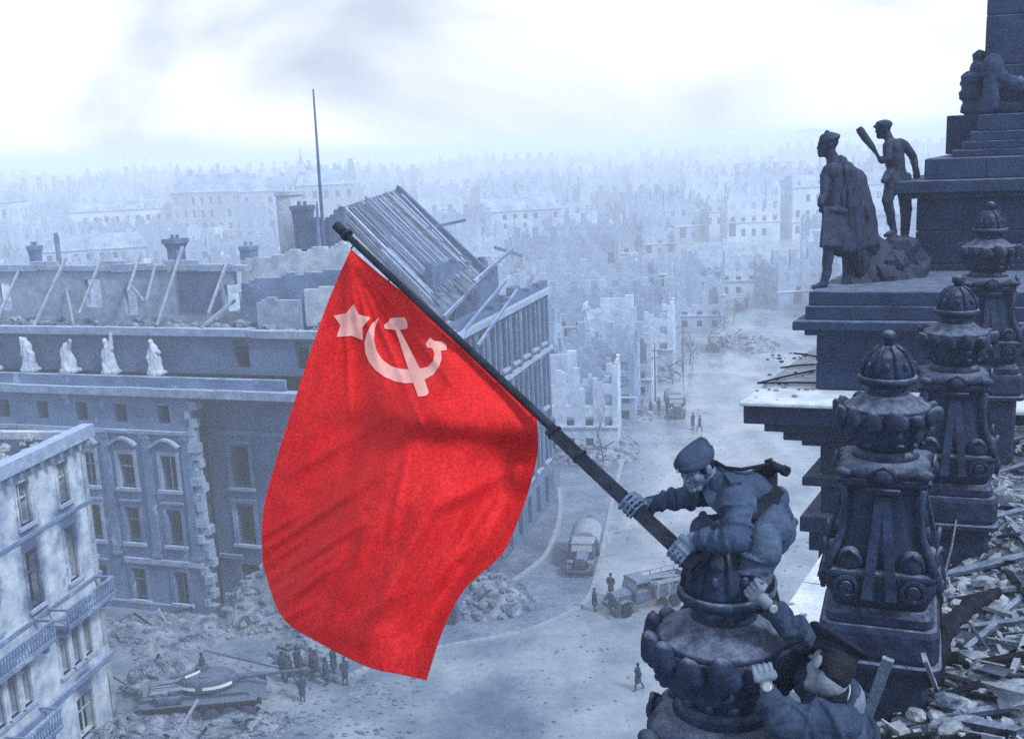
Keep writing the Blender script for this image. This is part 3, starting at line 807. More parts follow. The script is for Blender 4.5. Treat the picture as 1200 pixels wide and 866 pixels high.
# ------------------------------------------------------------ the ruined city in the haze
def crest_fn(h, amp, seed): return lambda x: h - amp * max(0, .25 + 1.1 * noise.noise(V((x * .16, seed, 0))) + .7 * noise.noise(V((x * .55, seed, 3))))
def ruin(kind, w, d, h, seed, mat, wall_amp, roofed, chim, spire=False):
    root = empty(kind, (0, 0, -500))
    nx = max(3, int(w / 2.9)); nz = max(2, int(h / 3.6))
    hl = []
    for i in range(nx):
        for j in range(nz):
            cx = -w / 2 + w * (i + .5) / nx; cz = .9 + (h - 1.2) * (j + .08) / nz
            u_ = (math.sin(i * 12.9 + j * 78.2 + seed * 3.7) * 43758.5) % 1
            if u_ < .12: continue
            big = u_ > .84 and wall_amp
            hl.append((cx - (.62 if not big else 1.2), cx + (.62 if not big else .9), cz + .3, cz + (2.3 if not big else 4.6)))
    MB().panel(-w / 2, w / 2, -.5, h + 1, hl, t=.5, top=crest_fn(h, wall_amp, seed) if wall_amp else (lambda x: h), step=.7).build('front_wall', mat, root)
    ny = max(2, int(d / 3.4)); hs = []
    for i in range(ny):
        for j in range(nz):
            cx = d * (i + .5) / ny; cz = .9 + (h - 1.2) * (j + .08) / nz
            hs.append((cx - .6, cx + .6, cz + .3, cz + 2.3))
    for s, yy, tt in ((-1, -w / 2, .5), (1, w / 2, -.5)):
        MB().panel(.5, d, -.5, h + 1, hs, t=tt, y=yy, swap=True, top=crest_fn(h, wall_amp, seed + 5 * s) if wall_amp else (lambda x: h), step=.7).build('side_wall', mat, root)
    MB().panel(-w / 2 + .5, w / 2 - .5, -.5, h + 1, [], t=.5, y=d - .5, top=crest_fn(h - .5, wall_amp, seed + 9) if wall_amp else (lambda x: h), step=.7).build('rear_wall', mat, root)
    MB().box(-w / 2 - .25, w / 2 + .25, -.3, .1, h * .33, h * .33 + .35).build('string_course', M_city[2], root)
    MB().box(-w / 2 + .5, w / 2 - .5, .6, d - .6, h * .4, h * .4 + .3).build('floor_slab', mat, root)
    if roofed:
        z = h
        q = MB().hexa([(-w / 2 - .4, -.4, z), (w / 2 + .4, -.4, z), (w / 2 + .4, d + .4, z), (-w / 2 - .4, d + .4, z), (-w / 2 + 1.5, d * .36, z + roofed), (w / 2 - 1.5, d * .36, z + roofed), (w / 2 - 1.5, d * .64, z + roofed), (-w / 2 + 1.5, d * .64, z + roofed)]).build('roof', M_city_roof, root)
        for k in range(int(w / 6)):
            x = -w / 2 + 3 + 6 * k
            MB().box(x - .6, x + .6, .3, 2.4, z + .2, z + 1.9).build('dormer', mat, q)
    for k in range(chim):
        x = -w / 2 + w * (k + .5) / chim + 1.1 * noise.noise(V((k, seed, 1)))
        zt = h + (roofed or 0) + 1.2 + 1.5 * abs(noise.noise(V((k, seed, 4))))
        MB().box(x - .7, x + .7, d * .45, d * .45 + 1.0, 1, zt).build('chimney', mat, root)
    if spire:
        MB().box(-2.6, 2.6, 1.0, 6.2, 1, h + 7).build('tower', mat, root)
        MB().lathe([(2.9, h + 7), (2.2, h + 10), (.9, h + 14), (.12, h + 20)], 8, (0, 3.6, 0)).build('spire', M_city_roof, root)
    return root
kinds = [
    ('gutted_block', 20, 12, 15, 1, M_city[0], 9.0, 0, 4, 'roofless grey block with a broken crest in the hazy city'),
    ('gutted_block', 26, 13, 17, 2, M_city[1], 7.0, 0, 6, 'wide dark roofless block with tall bare chimney stacks in the hazy city'),
    ('gutted_block', 15, 11, 16, 3, M_city[2], 9.0, 0, 1, 'pale roofless house with one chimney stack in the hazy city'),
    ('tenement', 24, 12, 15, 4, M_city[0], 0, 4.5, 3, 'grey tenement still carrying its roof and dormers in the hazy city'),
    ('tenement', 17, 11, 17, 5, M_city[1], 0, 4.0, 2, 'narrow dark tenement with a steep roof in the hazy city'),
    ('tenement', 30, 14, 14, 6, M_city[2], 0, 3.0, 5, 'long pale building with a low roof in the hazy city'),
    ('gutted_block', 12, 12, 19, 7, M_city[1], 11.0, 0, 0, 'narrow dark shell of a house without roof or chimney in the hazy city'),
]
protos = [ruin(*k[:9]) for k in kinds]
used = [False] * len(protos)
def put_city(i, x, y, yaw, s, sz):
    o = protos[i] if not used[i] else copy_tree(protos[i])
    used[i] = True
    o.location = (x, y, 0); o.rotation_euler = (0, 0, yaw); o.scale = (s, s, s * sz)
    props(o, kinds[i][9], 'building', 'ruined buildings in the hazy city: type %s' % 'abcdefg'[i])
n_city = 0
for Y, hs, sc in ((110, .85, .85), (128, .8, .85), (148, .8, .85), (176, .62, .85), (198, .7, .9), (224, .75, .9), (252, .8, .95), (285, .85, 1), (325, .9, 1.05), (375, .98, 1.15), (440, 1.08, 1.3), (540, 1.15, 1.5), (670, 1.2, 1.75), (830, 1.2, 2.1), (1030, 1.2, 2.6)):
    x = -.56 * Y + R(0, 10)
    while x < .46 * Y:
        i = rnd.choice([0, 0, 0, 1, 1, 1, 2, 2, 6, 6] + ([3, 4] if 240 < Y < 400 else []) + ([5] if 300 < Y < 420 else [])); w = kinds[i][1] * sc
        cx = x + w / 2
        skip = (Y < 165 and cx + w / 2 > (5 if Y < 120 else 9)) or (165 < Y < 290 and abs(cx - (36 + (Y - 165) * .34)) < 10 + w / 2)
        if Y < 165 and cx - w / 2 < -.5 * Y: skip = skip or False
        if not skip:
            put_city(i, cx, Y + R(-6, 6), R(-.3, .3), sc, min(hs, 1.35 / sc) * R(.62, 1.2)); n_city += 1
        x += w + R(-1, 5) * sc
for i, x, y, yw, k_, kz in ((2, 5.5, 101, -.15, .62, .95), (6, 9.0, 113, -.2, .7, .72), (0, 9.5, 124, -.22, .7, .8), (2, 15.5, 140, -.2, .8, .72), (6, 19, 153, -.25, .8, .62), (1, 14, 160, -.2, .75, .7), (0, 27, 170, -.2, .7, .75), (6, 33, 186, -.2, .8, .7), (2, 42, 205, -.2, .8, .8), (1, 58, 190, .2, .8, .7), (2, 70, 215, .2, .9, .8), (0, 82, 250, .2, .9, .9)):
    put_city(i, x, y, yw, k_, kz)
sp = ruin('church', 16, 22, 15, 21, M_city[1], 0, 6, 0, True)
sp.location = (-105, 560, 0); sp.scale = (1.1, 1.1, 1.0)
props(sp, 'church with a square tower and thin spire far off in the haze', 'church')
# far-off wooded and built-up rise that reads as one mass
m = MB(); vs = []; fs = []
nx, ny = 150, 8
for j in range(ny + 1):
    for i in range(nx + 1):
        x = -1100 + 2200 * i / nx; y = 1250 + 90 * j
        base = (14 + 24 * max(0, min(1, (x + 200) / 500))) * math.sin(math.pi * j / ny)
        vs.append((x, y, -1 + base * (1 + .22 * noise.noise(V((x * .012, j, 3))) + .16 * noise.noise(V((x * .06, j, 7))))))
for j in range(ny):
    for i in range(nx):
        a = j * (nx + 1) + i
        fs.append((a, a + 1, a + nx + 2, a + nx + 1))
o = m.add(vs, fs).build('hills', M_city[1]); o['kind'] = 'structure'

# ------------------------------------------------------------ bare trees and poles along the street
def tree(loc, h, seed, label, group):
    r = random.Random(seed)
    root = empty('bare_tree', loc, r.uniform(0, 6), label, 'tree', group)
    tr = MB(); cr = MB()
    def grow(mb, p, d, l, w, lev):
        q = p; pts = [p]; rr = [w]
        for k in range(4):
            d = (d + V((r.gauss(0, .13), r.gauss(0, .13), r.gauss(.03, .06)))).normalized()
            q = q + d * l / 4; pts.append(q); rr.append(w * (1 - .14 * (k + 1)))
        mb.tube(pts, rr, 6 if lev < 2 else 4)
        if lev < 4:
            for k in range(3 if lev else 6):
                s = pts[r.randint(2 if lev else 1, 4)] if lev else pts[min(4, 2 + k // 2)]
                a = r.uniform(0, 6.28); t = r.uniform(.4, .9)
                u = d.orthogonal().normalized(); v = d.cross(u)
                nd = (d * math.cos(t) + (u * math.cos(a) + v * math.sin(a)) * math.sin(t)).normalized()
                grow(cr, s, nd, l * r.uniform(.55, .72), w * .48, lev + 1)
    grow(tr, V((0, 0, -.2)), V((0, 0, 1)), h * .5, h * .014, 0)
    tr.build('trunk', M_bark, root); cr.build('crown', M_bark, root)
ts = [(8.5, 98, 7), (12.5, 118, 8), (14.5, 134, 8)]
for i, (x, y, h) in enumerate(ts):
    tree((x, y, .2), h, 100 + i, 'bare leafless tree with thin branches in the garden beyond the flag pole', 'bare trees of the garden')
for i in range(12):
    t = i / 11
    x = 21 + 15 * t + R(-1, 1); y = 132 + 42 * t
    tree((x, y, 0), R(4, 5.5), 300 + i, 'low bare tree in the row running along the far avenue', 'row of low trees along the avenue')
def lamp(px, py, h, label):
    p = G(px, py)
    root = empty('street_pole', p, .3, label, 'pole', 'poles along the street')
    MB().tube([(0, 0, -.2), (0, 0, h * .2), (0, 0, h)], [.13, .10, .06], 8).build('shaft', M_bark, root)
    MB().box(-.9, .9, -.05, .05, h * .86, h * .86 + .12).box(-.6, .6, -.05, .05, h * .74, h * .74 + .12).build('crossarm', M_bark, root)
for px, py, h in ((727, 520, 8), (745, 478, 8), (768, 470, 7), (800, 436, 7)):
    lamp(px, py, h, 'thin dark pole with crossarms beside the wide street')

# ============================================================ THE ROOF WE STAND ON
RZ = 25.8
EDGE = V((3.08, 10.32, 0)); ED = V((0.49, 0.872, 0)).normalized(); EO = V((-ED.y, ED.x, 0))    # cornice edge, its direction, outward
def ep(t, o, z): 
    p = EDGE + ED * t + EO * o
    return (p.x, p.y, z)
building = empty('parliament_roof', (EDGE.x, EDGE.y, 0), 0, 'flat stone roof edge with white dusted cornice beneath the row of urns', 'roof')
org = V((EDGE.x, EDGE.y, 0))
T0, T1 = -16, 30
def strip(name, o0, o1, z0, z1, mat, t0=T0, t1=T1):
    return MB().hexa([ep(t0, o1, z0), ep(t0, o0, z0), ep(t1, o0, z0), ep(t1, o1, z0), ep(t0, o1, z1), ep(t0, o0, z1), ep(t1, o0, z1), ep(t1, o1, z1)]).build(name, mat, building, origin=org)
strip('outer_wall', -1.0, -.45, 0, RZ - .9, M_tower)
strip('roof_slab', -26, -1.0, RZ - .6, RZ - .25, M_roof)
strip('cornice_bed', -26, -.2, RZ - .9, RZ - .601, M_tower)
t = T0
while t < T1:                                    # cornice laid in separate stones
    w = R(1.1, 1.5)
    dz = R(-.012, .012)
    strip('cornice_stone', -.52, 0, RZ - .6, RZ - .04 + dz, M_ledge, t, t + w - .012)
    t += w
t = T0
while t < T1:
    w = R(1.3, 1.9)
    strip('parapet_stone', -1.0, -.54, RZ - .598, RZ - .10 + R(-.015, .01), M_roof, t, t + w - .015)
    t += w
# uneven rubble ground on the slab
def deck(x, y):
    s = (V((x, y, 0)) - EDGE)
    o = -s.dot(EO)                               # metres inward from the edge
    b = .42 * noise.noise(V((x * .55, y * .55, 4))) + .16 * noise.noise(V((x * 1.9, y * 1.9, 9)))
    return RZ - .1 + max(0, min(1, (o - 1.0) / 1.2)) * (.18 + .10 * min(o - 1.0, 3) + b * .55) - (.1 if o < 1.2 else 0)
m = MB(); vs = []; fs = []
nt_, no_ = 130, 70
for i in range(nt_ + 1):
    for j in range(no_ + 1):
        p = EDGE + ED * (-9 + 26 * i / nt_) - EO * (1.02 + 12 * j / no_)
        vs.append((p.x, p.y, deck(p.x, p.y)))
for i in range(nt_):
    for j in range(no_):
        a = i * (no_ + 1) + j
        fs.append((a, a + 1, a + no_ + 2, a + no_ + 1))
m.add(vs, fs).build('rubble_layer', M_roof, building, origin=org, smooth=True)

# ------------------------------------------------------------ the four stone urns
def leaf_mesh(seed):
    mb = MB()
    bm = bmesh.new(); bmesh.ops.create_icosphere(bm, subdivisions=2, radius=1)
    vs = []
    for v in bm.verts:
        c = v.co
        k = 1 + .16 * math.cos(3 * math.atan2(c.x, c.z)) * (1 - abs(c.y)) + .14 * noise.noise(c * 2 + V((seed, 0, 0)))
        vs.append((c.x * .072 * k, c.y * .062 * k + .03 * c.z * c.z, c.z * .080 * k))
    fs = [tuple(v.index for v in f.verts) for f in bm.faces]; bm.free()
    me = mb.add(vs, fs).mesh('leaf', M_urn, smooth=True)
    return me
LEAF = [leaf_mesh(s) for s in (1, 5, 9)]
BEAD = MB().ell((0, 0, 0), (.034, .034, .034), n=10, m=6).mesh('bead', M_urn, smooth=True)
def urn_proto():
    u = empty('stone_urn', (0, 0, 0))
    lat = lambda name, prof, n=32, sq=0, smooth=True: MB().lathe(prof, n, sq=sq).build(name, M_urn, u, smooth=smooth)
    MB().ell((0, 0, 2.742), (.058, .058, .048)).lathe([(.03, 2.66), (.032, 2.70), (.045, 2.705), (.03, 2.715)], 16).build('finial_knob', M_urn, u, smooth=True)
    dome = lat('dome', [(.185, 2.44), (.187, 2.48), (.178, 2.53), (.155, 2.585), (.115, 2.635), (.06, 2.668), (.03, 2.675)])
    for k in range(8):
        a = 2 * math.pi * (k + .5) / 8
        pts = [(math.cos(a) * r, math.sin(a) * r, z) for r, z in ((.19, 2.47), (.183, 2.53), (.16, 2.588), (.118, 2.640), (.06, 2.675))]
        MB().tube(pts, [.016, .018, .017, .014, .01], 6).build('rib', M_urn, dome, smooth=True)
    for k in range(8):
        a = 2 * math.pi * k / 8
        place('bead', BEAD, None, dome, (math.cos(a) * .178, math.sin(a) * .178, 2.54), scale=(.7, .7, .9))
    lat('rim_ring', [(.13, 2.37), (.17, 2.385), (.205, 2.405), (.218, 2.425), (.216, 2.445), (.200, 2.458), (.188, 2.452)])
    lat('neck', [(.17, 2.30), (.145, 2.33), (.135, 2.385)])
    lat('shoulder', [(.315, 2.205), (.318, 2.225), (.295, 2.235), (.24, 2.262), (.19, 2.300), (.165, 2.318)])
    bowl = lat('bowl', [(.20, 1.90), (.235, 1.93), (.29, 2.0), (.325, 2.08), (.335, 2.14), (.325, 2.205), (.30, 2.215)])
    for k in range(14):
        a = 2 * math.pi * k / 14
        place('leaf', LEAF[k % 3], None, bowl, (math.cos(a) * .335, math.sin(a) * .335, 2.165 + .014 * (k % 2)), (0.25 * (k % 3 - 1), .15, a - math.pi / 2), (1, 1, .9 + .1 * (k % 2)))
    for k in range(12):
        a = 2 * math.pi * (k + .4) / 12
        place('leaf', LEAF[(k + 1) % 3], None, bowl, (math.cos(a) * .312, math.sin(a) * .312, 2.07), (.3, .2 * (k % 2), a - math.pi / 2), (.78, .72, .62))
    for k in range(16):
        a = 2 * math.pi * k / 16
        place('bead', BEAD, None, bowl, (math.cos(a) * .278, math.sin(a) * .278, 1.975), scale=(.9, .9, .7))
    lat('foot', [(.25, 1.84), (.225, 1.87), (.205, 1.905)])
    lat('collar', [(.30, 1.735), (.335, 1.755), (.345, 1.785), (.325, 1.80), (.31, 1.825), (.265, 1.845)], 40, 3.2)
    for k in range(4):
        a = math.pi / 2 * k
        MB().ell((0, -.335, 1.765), (.072, .05, .062)).tube([(-.085, -.33, 1.74), (-.07, -.345, 1.80), (0, -.35, 1.845), (.07, -.345, 1.80), (.085, -.33, 1.74)], .016, 6).build('boss', M_urn, u, smooth=True, rot=(0, 0, a))
        a2 = a + math.pi / 4
        MB().ell((0, -.40, 1.775), (.075, .055, .035)).build('corner_leaf', M_urn, u, smooth=True, rot=(0, 0, a2))
    lat('abacus', [(.31, 1.69), (.315, 1.73), (.29, 1.735)], 40, 9, False)
    lat('shaft', [(.37, 1.06), (.345, 1.13), (.305, 1.22), (.275, 1.34), (.262, 1.46), (.262, 1.58), (.275, 1.66), (.295, 1.69)], 48, 7)
    for k in range(4):
        a = math.pi / 2 * k
        f = empty('face_ornament', (0, 0, 0), a); f.parent = u
        MB().box(-.12, .12, -.335, -.27, 1.635, 1.665).build('bracket', M_urn, f)
        for s in (-1, 1):
            MB().bar((s * .022, -.285, 1.60), (s * .085, -.45, .86), .062, .03, up=(0, -1, 0), taper=1.25).build('ribbon', M_urn, f)
            MB().ell((s * .215, -.34, 1.12), (.095, .075, .10)).tube([(s * .13, -.36, 1.06), (s * .15, -.40, 1.16), (s * .215, -.41, 1.215), (s * .28, -.38, 1.16), (s * .30, -.36, 1.06)], .02, 6).build('shell', M_urn, f, smooth=True)
            MB().lathe([(.092, 0), (.092, .03), (.066, .036), (.062, .012), (.05, .012), (.046, .045), (.012, .05)], 20, (s * .235, -.395, .93), M=Matrix.Rotation(math.pi / 2, 3, 'X')).build('volute', M_urn, f, smooth=False)
            MB().tube([(s * .275, -.275, 1.66), (s * .262, -.262, 1.5), (s * .285, -.285, 1.3), (s * .345, -.345, 1.14), (s * .375, -.375, 1.05)], [.03, .026, .03, .038, .04], 6).build('corner_fillet', M_urn, f, smooth=True) if s == 1 else None
    lat('ledge', [(.385, .995), (.42, 1.01), (.425, 1.04), (.405, 1.055), (.37, 1.065)], 48, 9)
    lat('scroll_block', [(.33, .74), (.355, .80), (.395, .88), (.405, .95), (.39, .996)], 48, 8)
    lat('plinth_step', [(.37, .62), (.385, .64), (.385, .70), (.35, .742)], 48, 12, False)
    lat('plinth', [(.36, .33), (.41, .36), (.43, .40), (.43, .58), (.41, .622)], 48, 14, False)
    lat('plinth_moulding', [(.445, .30), (.45, .345), (.43, .352)], 48, 14, False)
    lat('base_block', [(.37, -.85), (.37, .302)], 48, 14, False)
    return u
urn = urn_proto()
spots = [((.95, 4.68), -.30, -24, 'dark stone urn that the climbing soldier kneels on'),
         ((2.78, 7.71), 0.0, -21, 'stone urn with a ribbed dome and knob, beside the white cornice and the officer'),
         ((4.44, 10.47), 0.02, -18, 'stone urn standing between the ribbed-dome urn and the one nearest the tower'),
         ((6.16, 13.63), .52, -15, 'stone urn closest to the stepped tower, half hidden by its neighbour')]
URN = []
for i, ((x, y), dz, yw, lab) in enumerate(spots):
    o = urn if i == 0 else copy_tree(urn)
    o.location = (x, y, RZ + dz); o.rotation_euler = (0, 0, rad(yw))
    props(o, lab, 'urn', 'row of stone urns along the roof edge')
    for bw in [c for c in o.children if c.name.startswith('bowl')]:           # each urn has lost other leaves
        for c in list(bw.children):
            if c.name.startswith(('leaf', 'bead')):
                u_ = rnd.random()
                if u_ < .09 and i: bpy.data.objects.remove(c)
                else:
                    c.scale = [e * R(.8, 1.12) for e in c.scale]; c.rotation_euler = [e + R(-.2, .2) for e in c.rotation_euler]
    URN.append(o)

# ------------------------------------------------------------ corner tower with the statues' pier
tw = Frame((4.9, 16.5, 0), -18)
SH = .2                                     # the flank follows the line of the roof edge
tower = empty('corner_tower', tw.o, tw.yaw, 'dark stepped stone corner tower with a square shaft and projecting cornices', 'tower')
def block(name, x0, x1, y0, y1, z0, z1, mat=M_tower):
    b = .015
    mb = MB()
    ring = lambda ins, z: [(x + SH * y, y, z) for x, y in ((x0 + ins, y0 + ins), (x1 - ins, y0 + ins), (x1 - ins, y1 - ins), (x0 + ins, y1 - ins))]
    mb.rings([ring(b, z0), ring(0, z0 + b), ring(0, z1 - b), ring(b, z1)])
    return mb.build(name, mat, tower)
def coursed(name, x0, x1, y0, y1, z0, z1, n, mat=M_tower):
    """a course of separate ashlar stones round a core"""
    block('core', x0 + .03, x1 - .03, y0 + .03, y1 - .03, z0, z1, M_tower)
    h = (z1 - z0) / n
    for k in range(n):
        x = x0
        while x < x1 - .05:
            w = min(R(.7, 1.2), x1 - x)
            if x1 - x - w < .3: w = x1 - x
            p = R(0, .012)
            block(name, x + .006, x + w - .006, y0 - p, y0 + .2, z0 + h * k + .005, z0 + h * (k + 1) - .005, mat)
            x += w
        y = y0 + .21
        while y < y1 - .05:
            w = min(R(.8, 1.3), y1 - y)
            block(name, x0 - R(0, .012), x0 + .2, y + .006, y + w - .006, z0 + h * k + .005, z0 + h * (k + 1) - .005, mat)
            y += w
D2 = 9.0
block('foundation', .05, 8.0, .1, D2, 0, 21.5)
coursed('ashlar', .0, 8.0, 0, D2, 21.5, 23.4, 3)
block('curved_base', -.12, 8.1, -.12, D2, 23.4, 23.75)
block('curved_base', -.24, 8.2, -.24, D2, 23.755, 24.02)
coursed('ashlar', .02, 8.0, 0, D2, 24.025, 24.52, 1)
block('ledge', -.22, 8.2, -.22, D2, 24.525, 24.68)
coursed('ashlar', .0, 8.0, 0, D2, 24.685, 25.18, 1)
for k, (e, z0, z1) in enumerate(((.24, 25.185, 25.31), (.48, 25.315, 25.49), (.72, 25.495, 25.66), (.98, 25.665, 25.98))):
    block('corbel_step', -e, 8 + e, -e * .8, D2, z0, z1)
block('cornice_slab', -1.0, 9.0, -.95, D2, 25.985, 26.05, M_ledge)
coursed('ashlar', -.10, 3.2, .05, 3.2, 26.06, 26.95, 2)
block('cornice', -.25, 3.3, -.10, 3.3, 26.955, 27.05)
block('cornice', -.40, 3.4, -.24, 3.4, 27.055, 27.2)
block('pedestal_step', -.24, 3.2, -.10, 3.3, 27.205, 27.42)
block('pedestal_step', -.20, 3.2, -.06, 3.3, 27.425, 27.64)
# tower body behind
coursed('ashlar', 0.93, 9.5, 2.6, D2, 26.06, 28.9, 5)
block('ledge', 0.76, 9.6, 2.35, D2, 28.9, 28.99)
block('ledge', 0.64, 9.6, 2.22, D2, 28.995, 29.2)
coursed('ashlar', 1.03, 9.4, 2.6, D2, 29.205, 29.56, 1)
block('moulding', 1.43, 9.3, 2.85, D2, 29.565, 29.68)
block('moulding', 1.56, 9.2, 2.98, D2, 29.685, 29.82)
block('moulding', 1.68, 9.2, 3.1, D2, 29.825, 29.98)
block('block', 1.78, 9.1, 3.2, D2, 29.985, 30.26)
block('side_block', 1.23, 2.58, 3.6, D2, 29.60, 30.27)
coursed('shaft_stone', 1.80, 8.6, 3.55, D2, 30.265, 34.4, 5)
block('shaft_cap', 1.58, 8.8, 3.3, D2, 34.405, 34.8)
# carved garland round the foot of the shaft
sw = MB()
for s in range(3):
    xa = 2.75 - .12 + s * 1.5
    for k in range(11):
        u = k / 10
        sw.ell((xa + 1.5 * u, 3.44 - .06 * math.sin(math.pi * u), 30.98 - .34 * math.sin(math.pi * u) + .02 * math.cos(k * 2.1)), (.13, .13, .12 + .05 * math.sin(math.pi * u)), n=8, m=6)
    sw.ell((xa, 3.42, 31.05), (.2, .15, .22)); sw.caps((xa, 3.42, 30.95), .12, (xa, 3.40, 30.42), .15)
for z, r_ in ((30.38, .17), (30.62, .2), (30.86, .19), (31.08, .15), (31.28, .12)):
    sw.ell((2.36 - (.03 if z < 31 else -.08), 3.7, z), (r_, r_ * 1.2, r_ * .82)); sw.ell((2.52, 4.6, z), (r_, r_ * 1.2, r_ * .82))
sw.box(2.44, 8.5, 3.42, 3.6, 30.28, 30.45)
flesh(sw, 'carved_garland', M_tower, tower, None, .04, 2, (.025, 6, (1, 1, 1)))
# sagging wires and scraps left on the white slab
sl = [((888, 449), (975, 449)), ((888, 449), (955, 434)), ((915, 431), (955, 427)), ((930, 414), (958, 418))]
for i, (a, b) in enumerate(sl):
    pa, pb = G(*a, 26.08), G(*b, 26.08)
    o = MB().tube([pa, pa.lerp(pb, .5) + V((0, 0, .01)), pb], .018, 6).build('iron_rod', M_gun, None, origin=pa, loc=pa)
    props(o, 'thin dark iron rod lying on the white cornice slab below the statues', 'rod', 'iron rods on the tower slab')
    
# ------------------------------------------------------------ the two statues
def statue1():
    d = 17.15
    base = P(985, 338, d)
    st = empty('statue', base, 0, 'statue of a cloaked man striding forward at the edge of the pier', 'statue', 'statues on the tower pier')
    q = lambda x, y, dd=0.0: P(x, y, d + dd)
    s = d / FPX
    b = MB()
    hw_, HM_ = head(b, q(970, 170), q(940, 170) - q(970, 169), V((.05, 0, 1)), 1.62)
    for k in range(40):
        a_, e_ = k * 2.4, -.2 + 1.5 * ((k * .618) % 1)
        b.ell(hw_(-.02 + .095 * math.cos(a_) * math.cos(e_), .08 * math.sin(a_) * math.cos(e_), .045 + .085 * math.sin(e_)), (.036,) * 3, n=8, m=5) if not (math.cos(a_) > .3 and e_ < .75) else None
    b.caps(q(974, 180), 6.5 * s, q(977, 194), 9 * s)
    b.caps(q(973, 203, -.1), 11 * s, q(988, 203, .25), 11 * s); b.caps(q(978, 205), 15 * s, q(977, 240), 14 * s)
    b.caps(q(977, 240), 14 * s, q(979, 272), 15.5 * s)                                   # belly and tunic skirt
    b.caps(q(979, 262), 16 * s, q(984, 283), 18 * s)
    b.caps(q(967, 206, -.12), 6.5 * s, q(966, 228, -.22), 5.5 * s); b.caps(q(966, 228, -.22), 5.5 * s, q(962, 238, -.3), 4.5 * s); b.ell(q(962, 239, -.3), (5 * s, 5 * s, 5 * s))
    b.caps(q(974, 276, -.1), 10 * s, q(971, 297, -.12), 7 * s); b.caps(q(971, 297, -.12), 7 * s, q(969, 318, -.1), 5.5 * s); b.caps(q(969, 318, -.1), 5.5 * s, q(966, 331, -.1), 4.5 * s); b.caps(q(967, 333, -.1), 4.5 * s, q(954, 337, -.18), 3 * s)
    b.caps(q(990, 278, .15), 11 * s, q(994, 300, .2), 8 * s); b.caps(q(994, 300, .2), 8 * s, q(993, 322, .2), 6 * s); b.caps(q(993, 322, .2), 6 * s, q(990, 334, .2), 5 * s); b.caps(q(992, 336, .2), 4.5 * s, q(982, 338, .15), 3.5 * s)
    for k in range(9):                                        # pleats of the tunic
        b.caps(q(966 + 3.6 * k, 248, -.24 + .02 * k), 2.2 * s, q(963 + 4.8 * k, 288, -.30 + .025 * k), 3.2 * s)
    b.caps(q(963, 246, -.2), 4 * s, q(992, 248, -.18), 4 * s)
    flesh(b, 'figure', M_statue, st, base, .018, 1, (.012, 7, (1, 1, .5)))
    c = MB()
    c.caps(q(985, 196, .1), 12 * s, q(1002, 215, .15), 15 * s); c.caps(q(1002, 215, .15), 15 * s, q(1008, 255, .15), 17 * s); c.caps(q(1008, 255, .15), 17 * s, q(1016, 285, .2), 16 * s)
    c.caps(q(992, 205, -.05), 12 * s, q(993, 245, -.05), 13 * s); c.caps(q(993, 245, -.05), 12 * s, q(1000, 282, 0), 14 * s)
    c.caps(q(1014, 275, .2), 13 * s, q(1024, 290, .25), 8 * s); c.caps(q(1000, 290, .1), 14 * s, q(1008, 312, .2), 12 * s)
    for k in range(8):                                        # hanging folds
        c.caps(q(990 + 3 * k, 206 + 2 * k, -.12 + .02 * k), 4 * s, q(988 + 5.5 * k, 292 - k, -.16 + .03 * k), 5.5 * s)
    flesh(c, 'cloak', M_statue, st, base, .02, 1, (.035, 5.5, (1.3, 1.3, .2)))
    k = MB()
    a, e = q(1003, 338, .2), q(1036, 284, .55)
    k.bar(a, e, .30, .14, up=(0, -1, .3))
    for n_, (x_, y_, dd_, r_) in enumerate(((1016, 330, .4, 14), (1030, 322, .5, 18), (1042, 330, .6, 20), (1034, 304, .6, 15), (1050, 308, .8, 20), (1058, 296, .9, 18), (1060, 328, .8, 22), (1072, 312, 1.0, 20))):
        k.rock(q(x_, y_, dd_), (r_ * s, r_ * s, r_ * s), n_ + 3, 2, .5)
    k.build('rock_support', M_statue, st, origin=base)
